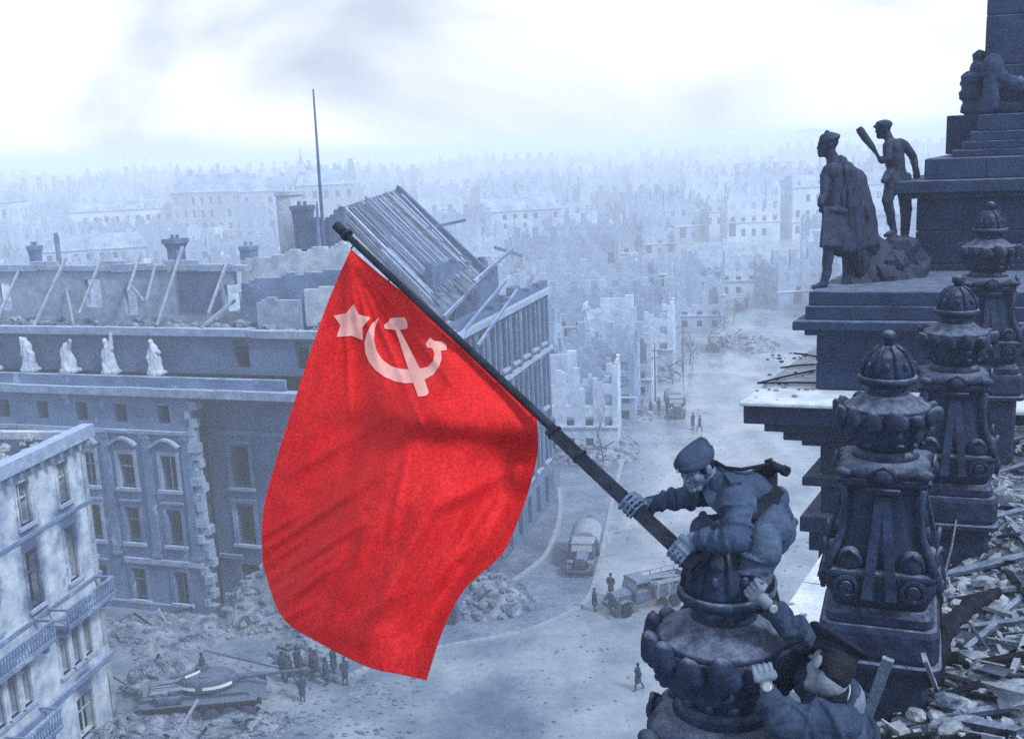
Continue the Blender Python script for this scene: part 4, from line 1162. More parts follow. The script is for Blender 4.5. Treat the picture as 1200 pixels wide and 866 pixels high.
def statue2():
    d = 18.3
    base = P(1050, 282, d)
    st = empty('statue', base, 0, 'statue of a young man holding a club beside the tower ledge', 'statue', 'statues on the tower pier')
    q = lambda x, y, dd=0.0: P(x, y, d + dd)
    s = d / FPX
    b = MB()
    hw_, HM_ = head(b, q(1035, 152), q(1010, 154) - q(1035, 152), V((.0, 0, 1)), 1.30)
    b.ell(hw_(-.01, 0, .06), (.15, .13, .09), HM_); b.caps(hw_(.06, 0, .055), .05, hw_(.115, 0, .045), .022)
    b.caps(q(1039, 158), 5 * s, q(1044, 168), 6 * s); b.caps(q(1042, 172, -.12), 8 * s, q(1055, 170, .18), 8 * s); b.caps(q(1047, 175), 12 * s, q(1050, 198), 11 * s); b.caps(q(1050, 198), 11 * s, q(1052, 214), 12 * s)
    b.caps(q(1060, 171, .2), 6 * s, q(1070, 184, .3), 4.5 * s); b.caps(q(1070, 184, .3), 4.5 * s, q(1074, 203, .3), 4 * s); b.ell(q(1074, 206, .3), (4.5 * s,) * 3)
    b.caps(q(1041, 172, -.15), 6 * s, q(1040, 186, -.2), 5 * s); b.caps(q(1040, 186, -.2), 4.5 * s, q(1034, 188, -.2), 4 * s); b.ell(q(1032, 187, -.2), (4 * s,) * 3)
    b.caps(q(1042, 205, -.1), 7 * s, q(1036, 212, -.2), 4 * s)
    b.caps(q(1046, 212, -.08), 9 * s, q(1040, 236, -.12), 6.5 * s); b.caps(q(1040, 236, -.12), 6.5 * s, q(1047, 268, 0), 4 * s); b.caps(q(1048, 272), 4 * s, q(1038, 276, -.06), 3 * s)
    b.caps(q(1058, 214, .1), 9 * s, q(1062, 245, .12), 7 * s); b.caps(q(1062, 245, .12), 7 * s, q(1060, 275, .2), 5 * s)
    b.ell(q(1042, 188, -.06), (5 * s,) * 3)
    b.caps(q(1043, 206, -.12), 5 * s, q(1062, 208, .1), 6 * s); b.caps(q(1044, 208, -.1), 6 * s, q(1046, 222, -.1), 8 * s); b.caps(q(1058, 208, .1), 6 * s, q(1060, 224, .12), 8 * s)
    rk = MB()
    for n_, (x_, y_, dd_, r_) in enumerate(((1048, 288, .0, 13), (1060, 290, .2, 16), (1052, 306, .1, 17), (1066, 310, .3, 20))): rk.rock(q(x_, y_, dd_), (r_ * s,) * 3, n_ + 30, 2, .5)
    rk.build('rock_base', M_statue, st, origin=base)
    flesh(b, 'figure', M_statue, st, base, .018, 1, (.010, 8, (1, 1, .6)))
    c = MB().tube([q(1034, 192, -.2), q(1027, 180, -.21), q(1022, 172, -.22), q(1014, 162, -.22), q(1008, 153, -.22), q(1006, 150, -.22)], [1.6 * s, 2 * s, 3.6 * s, 4.6 * s, 4.6 * s, 3.4 * s], 10)
    c.build('club', M_statue, st, origin=base, smooth=True)


# ============================================================ PEOPLE
def basis(f, u):
    f = V(f).normalized(); u = V(u); s = f.cross(u).normalized(); u = s.cross(f).normalized()
    return Matrix((f, s, u)).transposed()            # columns: forward, side (right), up
def head(b, c, f, u, s=1.0):
    M = basis(f, u); c = V(c)
    w = lambda x, y, z: c + M @ V((x * s, y * s, z * s))
    b.ell(w(-.008, 0, .03), (.098 * s, .076 * s, .095 * s), M)
    b.ell(w(.022, 0, -.035), (.068 * s, .060 * s, .085 * s), M)
    b.caps(w(.05, -.03, -.095), .02 * s, w(.05, .03, -.095), .02 * s); b.ell(w(.068, 0, -.098), (.022 * s, .028 * s, .02 * s), M)
    b.caps(w(.090, 0, .008), .011 * s, w(.104, 0, -.026), .0115 * s); b.ell(w(.092, .0, -.030), (.014 * s, .018 * s, .009 * s), M)
    b.caps(w(.078, -.045, .022), .012 * s, w(.088, 0, .020), .012 * s); b.caps(w(.078, .045, .022), .012 * s, w(.088, 0, .020), .012 * s)
    b.caps(w(.084, -.018, -.062), .008 * s, w(.084, .018, -.062), .008 * s); b.caps(w(.081, -.015, -.073), .009 * s, w(.081, .015, -.073), .009 * s)
    b.ell(w(.052, -.040, -.022), (.030 * s, .02 * s, .030 * s), M); b.ell(w(.052, .040, -.022), (.030 * s, .02 * s, .030 * s), M)
    for k in (-1, 1):
        b.ell(w(-.008, k * .079, -.008), (.022 * s, .011 * s, .034 * s), M)
    return w, M
def eyes(parent, w, s, origin):
    for k in (-1, 1):
        MB().ell(w(.078, k * .031, .006), (.007 * s, .011 * s, .005 * s), n=8, m=6).build('eye', M_hair, parent, origin=origin, smooth=True)
def grip(b, c, a, p, r, s=1.0, front=None, wrist=None, fat=1.0):
    """a hand closed round an axis a through c; p points from the axis to the palm"""
    a = V(a).normalized(); p = V(p); p = (p - a * p.dot(a)).normalized(); q = a.cross(p); c = V(c)
    if front is not None and q.dot(front) < 0: a = -a; q = -q       # fingers close round the side that faces front
    if wrist is not None:
        q = V(wrist); q = -(q - p * q.dot(p)).normalized(); a = p.cross(q)
    for i, (end, rr) in enumerate((k_, r_ * fat) for k_, r_ in ((205, .0090), (232, .0094), (222, .0090), (190, .0080))):
        off = a * ((i - 1.5) * .0245 * s)
        pts = [c + off + (p * math.cos(rad(t)) + q * math.sin(rad(t))) * (r + .013 * s) for t in (25, 75, 125, 175, end)]
        for x, y in zip(pts[:-1], pts[1:]): b.caps(x, rr * s, y, rr * .94 * s, 8)
        b.caps(c + off * .9 + p * (r + .02 * s), .0135 * s, pts[0], rr * s, 8)
        b.ell(pts[0] + (p * .5 + q) * .002, (rr * 1.25 * s,) * 3, n=8, m=6)
    b.caps(c - a * .03 * s + p * (r + .026 * s) - q * .012 * s, .020 * s, c + a * .03 * s + p * (r + .026 * s) - q * .012 * s, .019 * s)
    t0 = c - a * .038 * s + p * (r + .02 * s) - q * .02 * s
    pts = [t0] + [c - a * (.046 * s) + (p * math.cos(rad(t)) + q * math.sin(rad(t))) * (r + .015 * s) for t in (-45, -90, -125)]
    for x, y, k in zip(pts[:-1], pts[1:], (.015, .0125, .0115)): b.caps(x, k * s, y, k * .92 * s, 8)
    return c + p * (r + .030 * s) - q * .045 * s

statue1(); statue2()

# ------------------------------------------------------------ the flag: cloth on a long pole
PT, PB = P(397, 267, 6.05), P(806, 650, 4.86)
flag = empty('flag', PB, 0, 'large red flag with star, hammer and sickle on a dark wooden pole', 'flag')
MB().tube([PT, PT.lerp(PB, .35), PT.lerp(PB, .68), PT.lerp(PB, .74)], [.020, .021, .023, .022], 10).build('pole', M_pole, flag, origin=PB, smooth=True)
lo0 = PT.lerp(PB, .655)
off = (PB - PT).normalized()
sidev = off.cross(ray(700, 540)).normalized()
dn = V((0, -.012, -.012))
MB().bar(lo0 + dn * 1.4, PB + off * .05 + dn * 1.0, .062, .045, up=-ray(740, 580), taper=1.2).build('lashed_stave', M_pole, flag, origin=PB)
MB().tube([PT - off * .02, PT + off * .05], [.030, .028], 10).lathe([(.036, -.012), (.036, .012)], 10, PT + off * .075, M=off.to_track_quat('Z', 'Y').to_matrix()).build('pole_cap', M_pole, flag, origin=PB, smooth=False)
for t in (.668, .735):
    MB().lathe([(.040, -.006), (.043, 0), (.040, .006)], 12, PT.lerp(PB, t) + dn, M=off.to_track_quat('Z', 'Y').to_matrix()).build('cord_lashing', M_pole, flag, origin=PB)
hoist = [(411, 292), (446, 322), (500, 366), (556, 418), (600, 462), (629, 488)]
fly = [(308, 662), (330, 722), (372, 752), (430, 781), (468, 790), (500, 797)]           # lower edge, from the left corner to the bottom corner
left = [(411, 292), (386, 350), (364, 412), (344, 474), (322, 545), (308, 602), (308, 662)]
right = [(629, 488), (630, 530), (618, 580), (598, 632), (582, 656), (545, 690), (520, 736), (500, 797)]
def curve(pts):
    pts = [V((x, y, 0)) for x, y in pts]
    sm = smooth_path(pts, 12)
    acc = [0]
    for a, b in zip(sm[:-1], sm[1:]): acc.append(acc[-1] + (b - a).length)
    def f(t):
        L_ = t * acc[-1]
        for k in range(len(acc) - 1):
            if acc[k + 1] >= L_:
                e = (L_ - acc[k]) / max(1e-9, acc[k + 1] - acc[k])
                return sm[k].lerp(sm[k + 1], e)
        return sm[-1]
    return f
cH, cF, cL, cR = curve(hoist), curve(fly), curve(left), curve(right)
def gauss(x, s): return math.exp(-(x / s) ** 2)
def seg(px, py, ax, ay, bx, by):
    dx, dy = bx - ax, by - ay; l2 = dx * dx + dy * dy
    t = ((px - ax) * dx + (py - ay) * dy) / l2
    tc_ = max(0, min(1, t))
    side = (dx * (py - ay) - dy * (px - ax)) / math.sqrt(l2)
    ex = math.hypot(px - ax - dx * tc_, py - ay - dy * tc_)
    return side, ex, t
def cloth_d(px, py):
    # distance of the pole along the hoist, then the cloth hanging back and billowing
    t = max(-.1, min(1.1, ((px - 397) * 409 + (py - 267) * 383) / (409 ** 2 + 383 ** 2)))
    d = 6.05 + (4.86 - 6.05) * t
    away = (-(px - 397) * 383 + (py - 267) * 409) / 560.0                  # pixels below the pole
    xb_ = (px - 545) * 5.3 / 1250
    d += (.22 * xb_ * xb_ if xb_ < 0 else .5 * xb_ * xb_) * min(1, max(0, away / 90))
    d += .0003 * away + .16 * math.sin(math.pi * min(1, max(0, away / 420))) * -.6
    # broad folds
    f = 0
    s, e, q = seg(px, py, 470, 470, 335, 690); f += .17 * math.tanh(s / 26) * gauss(max(0, e - abs(s) * 0), 95)      # ridge down the middle-left
    s, e, q = seg(px, py, 455, 500, 612, 518); f += .085 * math.tanh(s / 16) * gauss(e, 62)                            # hollow under the upper right
    s, e, q = seg(px, py, 400, 330, 440, 470); f += .03 * math.tanh(s / 11) * gauss(e, 40)
    s, e, q = seg(px, py, 425, 320, 520, 440); f += .026 * math.tanh(s / 9) * gauss(e, 34)
    s, e, q = seg(px, py, 560, 560, 470, 760); f -= .11 * math.tanh(s / 30) * gauss(e, 80)
    s, e, q = seg(px, py, 600, 600, 510, 730); f += .09 * math.tanh(s / 18) * gauss(e, 55)
    def ridge(ax, ay, bx, by, w, amp):
        s, e, t = seg(px, py, ax, ay, bx, by)
        return 0 if t <= 0 or t >= 1 else -1.7 * amp * gauss(s, w) * math.sin(math.pi * t) ** .7
    for k, (ln, am) in enumerate(((95, .016), (120, .022), (80, .014), (130, .024), (100, .018), (86, .02), (60, .014))):   # creases gathered at the left corner
        y0 = 606 + k * 17
        f += ridge(296 + k * 3, y0 + 30, 296 + k * 3 + ln, y0 + 30 - ln * (.62 + .05 * (k % 3)), 4.5 + k % 2, am)
    for k in range(7):                                                     # tension lines from the top corner
        a = .80 + .125 * k; l = 110 + 37 * ((k * 3) % 5)
        f += ridge(405, 285, 405 + l * math.cos(a), 285 + l * math.sin(a), 3.6, .010)
    for q in ((330, 560, 470, 480, 7, .02), (340, 620, 500, 520, 8, .022), (420, 760, 520, 560, 12, .03), (470, 780, 560, 560, 11, .026), (380, 740, 450, 590, 9, .02), (360, 470, 420, 380, 7, .012), (540, 660, 600, 560, 8, .022), (500, 600, 610, 545, 9, .02), (455, 640, 480, 520, 6, .014), (500, 700, 580, 600, 9, .024), (322, 700, 410, 650, 7, .010), (380, 750, 470, 690, 9, .012)):
        f += ridge(*q)
    n1 = V((px * .012 + py * .004, py * .006 - px * .002, 1.7))
    f += .035 * noise.noise(n1) + .012 * noise.noise(n1 * 2.9) 
    n2 = V((px * .055 + py * .03, py * .018 - px * .02, 3.3))
    f += .010 * noise.noise(n2) + .005 * noise.noise(n2 * 2.3)
    hem = min(1, max(0, away / 26))
    return d + f * hem
NS, NT = 150, 190
vs = []; fs = []
for i in range(NS + 1):
    for j in range(NT + 1):
        s_, t_ = i / NS, j / NT
        Lr = cL(t_).lerp(cR(t_), s_); Tb = cH(s_).lerp(cF(s_), t_)
        bil = (cH(0).lerp(cH(1), s_)).lerp(cF(0).lerp(cF(1), s_), t_)
        p = Lr + Tb - bil
        vs.append(P(p.x, p.y, cloth_d(p.x, p.y)))
for i in range(NS):
    for j in range(NT):
        a = i * (NT + 1) + j
        fs.append((a, a + 1, a + NT + 2, a + NT + 1))
cloth = MB().add(vs, fs).build('cloth', M_cloth, flag, origin=PB, smooth=True)
zoomed = lambda pts: [(370 + x / 4.33, 280 + y / 4.33) for x, y in pts]
star = zoomed([(193, 330), (217, 383), (279, 399), (236, 450), (239, 514), (183, 492), (106, 498), (125, 438), (91, 390), (155, 377)])
hammer = zoomed([(375, 405), (398, 399), (450, 398), (463, 420), (467, 450), (456, 459), (428, 460), (478, 560), (525, 650), (553, 715), (574, 780), (560, 796), (520, 801), (495, 730), (470, 660), (437, 560), (405, 462), (350, 456), (346, 437), (370, 420)])
sickle = zoomed([(322, 400), (285, 430), (258, 480), (247, 530), (252, 580), (270, 625), (305, 668), (350, 700), (400, 722), (450, 732), (500, 730), (550, 715), (595, 690), (625, 650), (640, 605), (634, 568), (665, 563), (663, 537), (640, 520), (600, 518), (581, 500), (570, 514), (558, 530), (565, 551), (592, 555), (602, 585), (595, 620), (570, 648), (530, 658), (480, 662), (430, 660), (380, 645), (335, 610), (308, 565), (295, 510), (300, 450)])
def emblem(name, poly, lift):
    bm = bmesh.new()
    vv = [bm.verts.new((x, y, 0)) for x, y in poly]
    bm.faces.new(vv)
    bmesh.ops.triangulate(bm, faces=bm.faces[:])
    for _ in range(5):
        long = [e for e in bm.edges if e.calc_length() > 5.0]
        if not long: break
        bmesh.ops.subdivide_edges(bm, edges=long, cuts=1)
        bmesh.ops.triangulate(bm, faces=bm.faces[:])
    vs = [P(v.co.x, v.co.y, cloth_d(v.co.x, v.co.y) - lift) for v in bm.verts]
    bm.verts.index_update()
    fs = [tuple(v.index for v in f.verts) for f in bm.faces]
    bm.free()
    MB().add(vs, fs).build(name, M_emblem, cloth, origin=PB, smooth=True)
emblem('star', star, .006); emblem('sickle', sickle, .006); emblem('hammer', hammer, .0085)
# cord ties between pole and hoist
for k in (0.0, .2, .4, .6, .8, .99):
    hp = cH(k); a = P(hp.x, hp.y, cloth_d(hp.x, hp.y))
    tt = max(0, (a - PT).dot(off)); c = PT + off * tt
    MB().tube([a, a.lerp(c, .5), c], .005, 5).build('tie', M_pole, flag, origin=PB)

# ------------------------------------------------------------ the soldier planting it
base = P(862, 700, 5.0)
man = empty('person', base, 0, 'soldier in side cap and tunic leaning out from the urn to hold the flag pole', 'person')
S = 5.0 / FPX
q = lambda x, y, d: P(x, y, d)
b = MB()
hc = q(816, 547, 4.96)
look = (q(786, 572, 4.86) - hc).normalized()
w, HM = head(b, hc, look, V((-.12, -.08, 1)), .88)
b.caps(w(-.035, 0, -.05), .058, q(846, 567, 5.0), .062)
gA = PT.lerp(PB, .868); gB = PT.lerp(PB, .985)
wrA = grip(b, gA + dn, off, q(772, 582, 5.06) - gA, .036, 1.0, front=EYE - gA)
wrB = grip(b, gB + dn, off, (q(832, 642, 4.72) - gB), .040, 1.0, front=q(780, 690, 4.9) - gB)
shR, elR = q(838, 572, 5.16), q(803, 583, 5.10)
shL, elL = q(866, 590, 4.83), q(862, 634, 4.70)
b.caps(wrA, .030, elR, .036); b.caps(wrB, .030, elL, .036); b.caps(elR, .04, shR, .05); b.caps(elL, .04, shL, .05)
hip = q(897, 612, 5.02); hipL, hipR = q(900, 616, 4.90), q(893, 612, 5.16)
knL, anL = q(882, 658, 4.86), q(902, 708, 5.06)
knR, anR = q(828, 622, 5.10), q(842, 676, 5.16)
b.caps(shR, .07, shL, .07); b.caps(q(851, 574, 5.0), .11, hip, .12)
for a_, k_, h_ in ((anL, knL, hipL), (anR, knR, hipR)):
    b.caps(h_, .075, k_, .05); b.caps(k_, .05, a_, .035)
flesh(b, 'body', M_skin_shaded, man, base, .0042, 2)
eyes(man, w, 1.0, base)
t = MB()
chest = q(858, 580, 4.99)
t.caps(shR, 0.0774, shL, 0.0810); t.caps(q(853, 572, 4.99), 0.1038, q(876, 588, 5.0), 0.112); t.caps(q(876, 586, 5.0), 0.112, q(898, 606, 5.02), 0.104)
t.caps(q(880, 574, 5.0), 0.0880, q(902, 590, 5.02), 0.0924)
t.caps(q(893, 602, 4.96), 0.102, q(902, 624, 4.95), 0.116); t.caps(q(898, 608, 5.1), 0.098, q(896, 624, 5.1), 0.108)
t.caps(shR, 0.0704, elR, 0.0563); t.caps(elR, 0.0563, wrA.lerp(elR, 0.1936), 0.0387)
t.caps(shL, 0.070, elL, 0.056); t.caps(elL, 0.056, wrB.lerp(elL, 0.1760), 0.0405)
t.caps(q(842, 563, 4.99), 0.0686, q(850, 572, 5.0), 0.0792)
wrinkles(t, shR, elR, 0.0704, 0.0563, 5, 1); wrinkles(t, elR, wrA.lerp(elR, 0.1936), 0.0563, 0.0405, 6, 2)
wrinkles(t, shL, elL, 0.070, 0.056, 8, 3, .1, 1, .010); wrinkles(t, elL, wrB.lerp(elL, .2), 0.056, 0.042, 9, 4, 0, .95, .009)
wrinkles(t, q(860, 577, 4.99), q(898, 606, 5.02), 0.105, 0.108, 9, 5, 0.0440, 0.8360, 0.0140); wrinkles(t, q(893, 600, 4.96), q(902, 622, 4.96), 0.1206, 0.1250, 5, 6, .2, 1.0, 0.0150)
flesh(t, 'tunic', M_tunic, man, base, .007, 1, (.011, 7.5, 'cloth'))
t = MB()
t.caps(hipL, .100, knL, .074); t.caps(knL, .074, anL.lerp(knL, .45), .074)
t.caps(hipR, .100, knR, .078); t.caps(knR, .078, anR.lerp(knR, .4), .075)
t.caps(hipL, .10, hipR, .10)
t.ell(knL.lerp(hipL, .4) + V((.01, -.02, 0)), (.095, .095, .14))
wrinkles(t, hipL, knL, .102, .078, 9, 7, .1, 1.0, .012); wrinkles(t, knL, anL.lerp(knL, .45), .076, .066, 6, 8, 0, 1, .014)
wrinkles(t, hipR, knR, .10, .08, 7, 9, .1, 1.0, .012); wrinkles(t, knR, anR.lerp(knR, .4), .08, .066, 6, 10)
flesh(t, 'trousers', M_trousers, man, base, .0075, 1, (.012, 6.5, 'cloth'))
for an, kn, toe in ((anL, knL, V((-.20, -.06, -.05))), (anR, knR, V((-.12, .06, -.10)))):
    t = MB()
    t.caps(an.lerp(kn, .55), .068, an, .052); t.caps(an + V((.02, 0, -.03)), .048, an + toe * .55 + V((0, 0, -.04)), .050); t.caps(an + toe * .55 + V((0, 0, -.04)), .050, an + toe + V((0, 0, -.03)), .040)
    flesh(t, 'boot', M_leather, man, base, .009, 2)
# side cap with raised crease and turned-up flaps
cp = MB()
def capring(a_, b_, z, fx=0.0, k=18): return [w(fx + a_ * math.cos(u), b_ * math.sin(u), z) for u in (2 * math.pi * i / k for i in range(k))]
cp.rings([capring(.108, .083, .035), capring(.118, .086, .05), capring(.124, .074, .08, .002), capring(.116, .050, .11, .0), capring(.09, .020, .132, -.004), capring(.06, .006, .137, -.006)])
cap = cp.build('side_cap', M_capcloth, man, origin=base, smooth=True)
fl = MB().rings([capring(.113, .088, .030), capring(.124, .094, .038), capring(.132, .090, .064), capring(.124, .082, .074), capring(.112, .076, .07)])
fl.build('cap_flap', M_capcloth, cap, origin=base, smooth=True)
MB().lathe([(.011, 0), (.011, .004), (.003, .006)], 5, w(.133, 0, .055), M=basis(HM @ V((0, 0, 1)), HM @ V((0, 1, 0))) ).build('cap_badge', M_badge, cap, origin=base)
hr = MB().ell(w(-.022, 0, .012), (.082, .070, .062), HM); hr.ell(w(-.055, 0, -.02), (.048, .060, .052), HM); hr.caps(w(.03, -.074, .03), .012, w(.03, -.074, 0), .006); hr.caps(w(.03, .074, .03), .012, w(.03, .074, 0), .006)
flesh(hr, 'hair', M_hair, man, base, .008, 1)
# tunic fittings
for shd, dx in ((shL, 1), (shR, -1)):
    MB().cbox(shd.lerp(q(848, 566, 5.0), .45) + V((0, 0, .078)), (.11, .05, .012), basis(q(848, 566, 5.0) - shd, V((0, 0, 1)))).build('shoulder_strap', M_capcloth, man, origin=base)
# belt, straps and pouch
def loop(center, axis, ra, rb, r, name, mat, parent, n=28):
    A_ = axis.normalized(); u = A_.orthogonal().normalized(); v = A_.cross(u)
    pts = [center + u * ra * math.cos(k) + v * rb * math.sin(k) for k in (2 * math.pi * i / n for i in range(n + 1))]
    return MB().tube(pts, r, 6).build(name, mat, parent, origin=base, smooth=True)
loop(q(888, 599, 5.0), q(905, 618, 5.02) - q(868, 582, 5.0), .122, .130, .012, 'belt', M_leather, man)
MB().bar(q(913, 574, 4.86), q(882, 606, 4.80), .055, .045, up=-ray(900, 590), taper=.75).build('bayonet_sheath', M_leather, man, origin=base)
MB().cbox(q(872, 606, 4.82), (.09, .05, .08), basis(off, V((0, 0, 1)))).build('belt_pouch', M_leather, man, origin=base)
gun = empty('submachine_gun', q(905, 548, 5.0), 0, "dark submachine gun slung across the climbing soldier's back", 'gun')
go = q(905, 548, 5.0)
g1 = MB().tube([q(898, 549, 5.06), q(905, 545, 5.0), q(921, 552, 4.93)], [.020, .022, .021], 10); g1.build('barrel_jacket', M_gun, gun, origin=go, smooth=True)
MB().tube([q(918, 550.6, 4.945), q(922.5, 552.8, 4.925)], [.026, .025], 12).build('muzzle', M_gun, gun, origin=go)
MB().bar(q(908, 547, 4.99), q(893, 556, 5.06), .05, .05, taper=1.1).build('receiver', M_gun, gun, origin=go)
MB().lathe([(.02, -.03), (.065, -.028), (.065, .028), (.02, .03)], 16, q(895, 560, 5.08)).build('drum_magazine', M_gun, gun, origin=go)
MB().bar(q(900, 538, 5.0), q(903, 546, 5.0), .03, .03).build('front_sight', M_gun, gun, origin=go)
MB().bar(q(893, 556, 5.06), q(872, 572, 5.16), .05, .07, taper=.8).build('stock', M_pole, gun, origin=go)
MB().tube([q(900, 544, 4.99), q(884, 547.5, 4.93), q(868, 550, 4.92), q(850, 548, 4.93), q(838, 541, 4.98), q(834, 552, 5.08)], .010, 6).build('sling', M_leather, gun, origin=go)

# ------------------------------------------------------------ the officer below, reaching up to steady him
base = G(958, 866, RZ - .1); base = P(968, 860, 4.9); base.z = RZ - .1
off2 = empty('person', base, 0, 'officer in peaked cap with two wristwatches reaching up to steady the climbing soldier', 'person')
b = MB()
hc = q(972, 783, 4.50)
look = (q(938, 776, 4.66) - hc).normalized()
w, HM = head(b, hc, look, V((.13, .40, .77)) + (q(1000, 783, 4.50) - hc).normalized() * .40)
nk = q(986, 818, 4.55)
b.caps(w(-.03, 0, -.06), .062, nk, .066)
h1 = q(884, 690, 4.76); h2 = q(894, 786, 4.50)
ax1 = (q(878, 700, 4.70) - q(890, 680, 4.72)).normalized()
tc1 = (EYE - h1).normalized()
wr1 = grip(b, h1, V((0, 0, 1)), tc1 + V((.0, 0, .6)), .012, .96, wrist=q(905, 706, 4.76) - h1, fat=1.18)
wr2 = grip(b, h2, V((0, 0, 1)), tc1 + V((.1, 0, .4)), .012, .96, wrist=q(901, 815, 4.42) - h2, fat=1.18)
el1 = q(950, 757, 4.84); sh1 = q(960, 825, 4.80)
el2 = q(916, 848, 4.36); sh2 = q(984, 850, 4.38)
b.caps(wr1, .028, el1, .04); b.caps(wr2, .028, el2, .04); b.caps(el1, .045, sh1, .05); b.caps(el2, .045, sh2, .05)
pel = V((base.x + .06, base.y + .0, RZ + .78))
b.caps(nk, .1, pel, .12); b.caps(sh1, .08, sh2, .08)
for s_ in (-1, 1):
    kx = V((base.x + .05 + .03 * s_, base.y + .1 * s_, RZ + .42)); fx = V((base.x + .06, base.y + .11 * s_, RZ - .02))
    b.caps(pel + V((0, .08 * s_, 0)), .08, kx, .055); b.caps(kx, .055, fx, .04)
flesh(b, 'body', M_skin, off2, base, .0042, 2)
eyes(off2, w, 1.0, base)
t = MB()
t.caps(sh1, .095, sh2, .10); t.caps(nk, .105, nk.lerp(pel, .5), .17); t.caps(nk.lerp(pel, .5), .17, pel, .17); t.caps(pel, .18, pel + V((0, 0, -.2)), .19)
t.caps(sh1, .095, el1, .072); t.caps(el1, .072, wr1.lerp(el1, .30), .050)
t.caps(sh2, .10, el2, .072); t.caps(el2, .072, wr2.lerp(el2, .36), .050)
t.caps(q(988, 822, 4.55), .09, q(978, 848, 4.55), .15)
wrinkles(t, sh1, el1, .095, .072, 7, 11); wrinkles(t, el1, wr1.lerp(el1, .3), .072, .052, 8, 12)
wrinkles(t, sh2, el2, .10, .072, 7, 13); wrinkles(t, el2, wr2.lerp(el2, .36), .072, .052, 7, 14); wrinkles(t, nk, nk.lerp(pel, .5), .13, .172, 8, 15, .15, 1, .016)
flesh(t, 'tunic', M_officer, off2, base, .0075, 1, (.011, 7, 'cloth'))
t = MB()
for s_ in (-1, 1):
    kx = V((base.x + .05 + .03 * s_, base.y + .1 * s_, RZ + .42)); fx = V((base.x + .06, base.y + .11 * s_, RZ - .02))
    t.caps(pel + V((0, .08 * s_, 0)), .125, kx, .085)
    bt = MB(); bt.caps(kx, .075, fx, .055); bt.caps(fx, .05, fx + V((-.17, 0, -.02)), .042)
    flesh(bt, 'boot', M_leather, off2, base, .012, 2)
flesh(t, 'trousers', M_officer, off2, base, .012, 3, (.008, 6, 'cloth'))
nb_ = w(-.03, 0, -.075)
loop(nb_.lerp(nk, .55), nk - nb_, .082, .078, .016, 'collar', M_officer, off2)
loop(nb_.lerp(nk, .38), nk - nb_, .074, .070, .006, 'undercollar', M_badge, off2)
cp = MB()
def capring(a_, b_, z, fx=0.0, tilt=0.0, k=24): return [w(fx + a_ * math.cos(u), b_ * math.sin(u), z + tilt * math.cos(u)) for u in (2 * math.pi * i / k for i in range(k))]
cp.rings([capring(.100, .084, .050), capring(.104, .088, .055), capring(.104, .088, .098, 0, .012), capring(.098, .084, .10, 0, .012)])
cap = cp.build('peaked_cap', M_darkcloth, off2, origin=base, smooth=False)
MB().rings([capring(.100, .085, .097, 0, .012), capring(.142, .124, .122, .006, .03), capring(.147, .128, .134, .006, .034), capring(.125, .11, .146, .006, .034), capring(.05, .05, .150, .006, .016)]).build('cap_crown', M_darkcloth, cap, origin=base, smooth=True)
vz = MB()
pr = [[w(.098 * math.cos(u), .086 * math.sin(u), .052) for u in (rad(-62 + 124 * i / 12) for i in range(13))], [w(.098 * math.cos(u) + .058 * math.cos(u) ** 1.2, .092 * math.sin(u), .030 - .014 * math.cos(u)) for u in (rad(-62 + 124 * i / 12) for i in range(13))]]
up_ = HM @ V((0, 0, .005))
vz.add(pr[0] + pr[1] + [p + up_ for p in pr[0]] + [p + up_ for p in pr[1]], [(i, i + 1, i + 14, i + 13) for i in range(12)] + [(i + 26, i + 39, i + 40, i + 27) for i in range(12)] + [(i + 13, i + 14, i + 40, i + 39) for i in range(12)])
vz.build('visor', M_leather, cap, origin=base, smooth=True)
fcz = basis(HM @ V((1, 0, 0)), HM @ V((0, 0, 1)))
MB().lathe([(.020, 0), (.020, .005), (.010, .009)], 10, w(.104, 0, .078), M=Matrix((HM @ V((0, 1, 0)), HM @ V((0, 0, 1)), HM @ V((1, 0, 0)))).transposed()).build('cap_badge', M_badge, cap, origin=base)
hr = MB().ell(w(-.026, 0, .024), (.090, .081, .082), HM); hr.ell(w(-.058, 0, -.022), (.050, .066, .055), HM)
flesh(hr, 'hair', M_hair, off2, base, .008, 1)
for wr, el in ((wr1, el1), (wr2, el2)):
    c = wr.lerp(el, .14); A_ = (el - wr).normalized()
    W_ = MB().lathe([(.034, -.010), (.037, -.010), (.037, .010), (.034, .010)], 18, c, M=A_.to_track_quat('Z', 'Y').to_matrix()).build('wristwatch', M_watch, off2, origin=base)
    dd = ((EYE - c) + V((-.4, 0, 1.0))); dd = (dd - A_ * dd.dot(A_)).normalized()
    MB().lathe([(.019, 0), (.020, .008), (.014, .011)], 14, c + dd * .034, M=dd.to_track_quat('Z', 'Y').to_matrix()).build('watch_dial', M_badge, W_, origin=base)
for s_, shd in ((1, sh1), (2, sh2)):
    MB().cbox(shd.lerp(nk, .35) + V((0, 0, .098)), (.12, .055, .012), basis(nk - shd, V((0, 0, 1)))).build('shoulder_board', M_darkcloth, off2, origin=base)

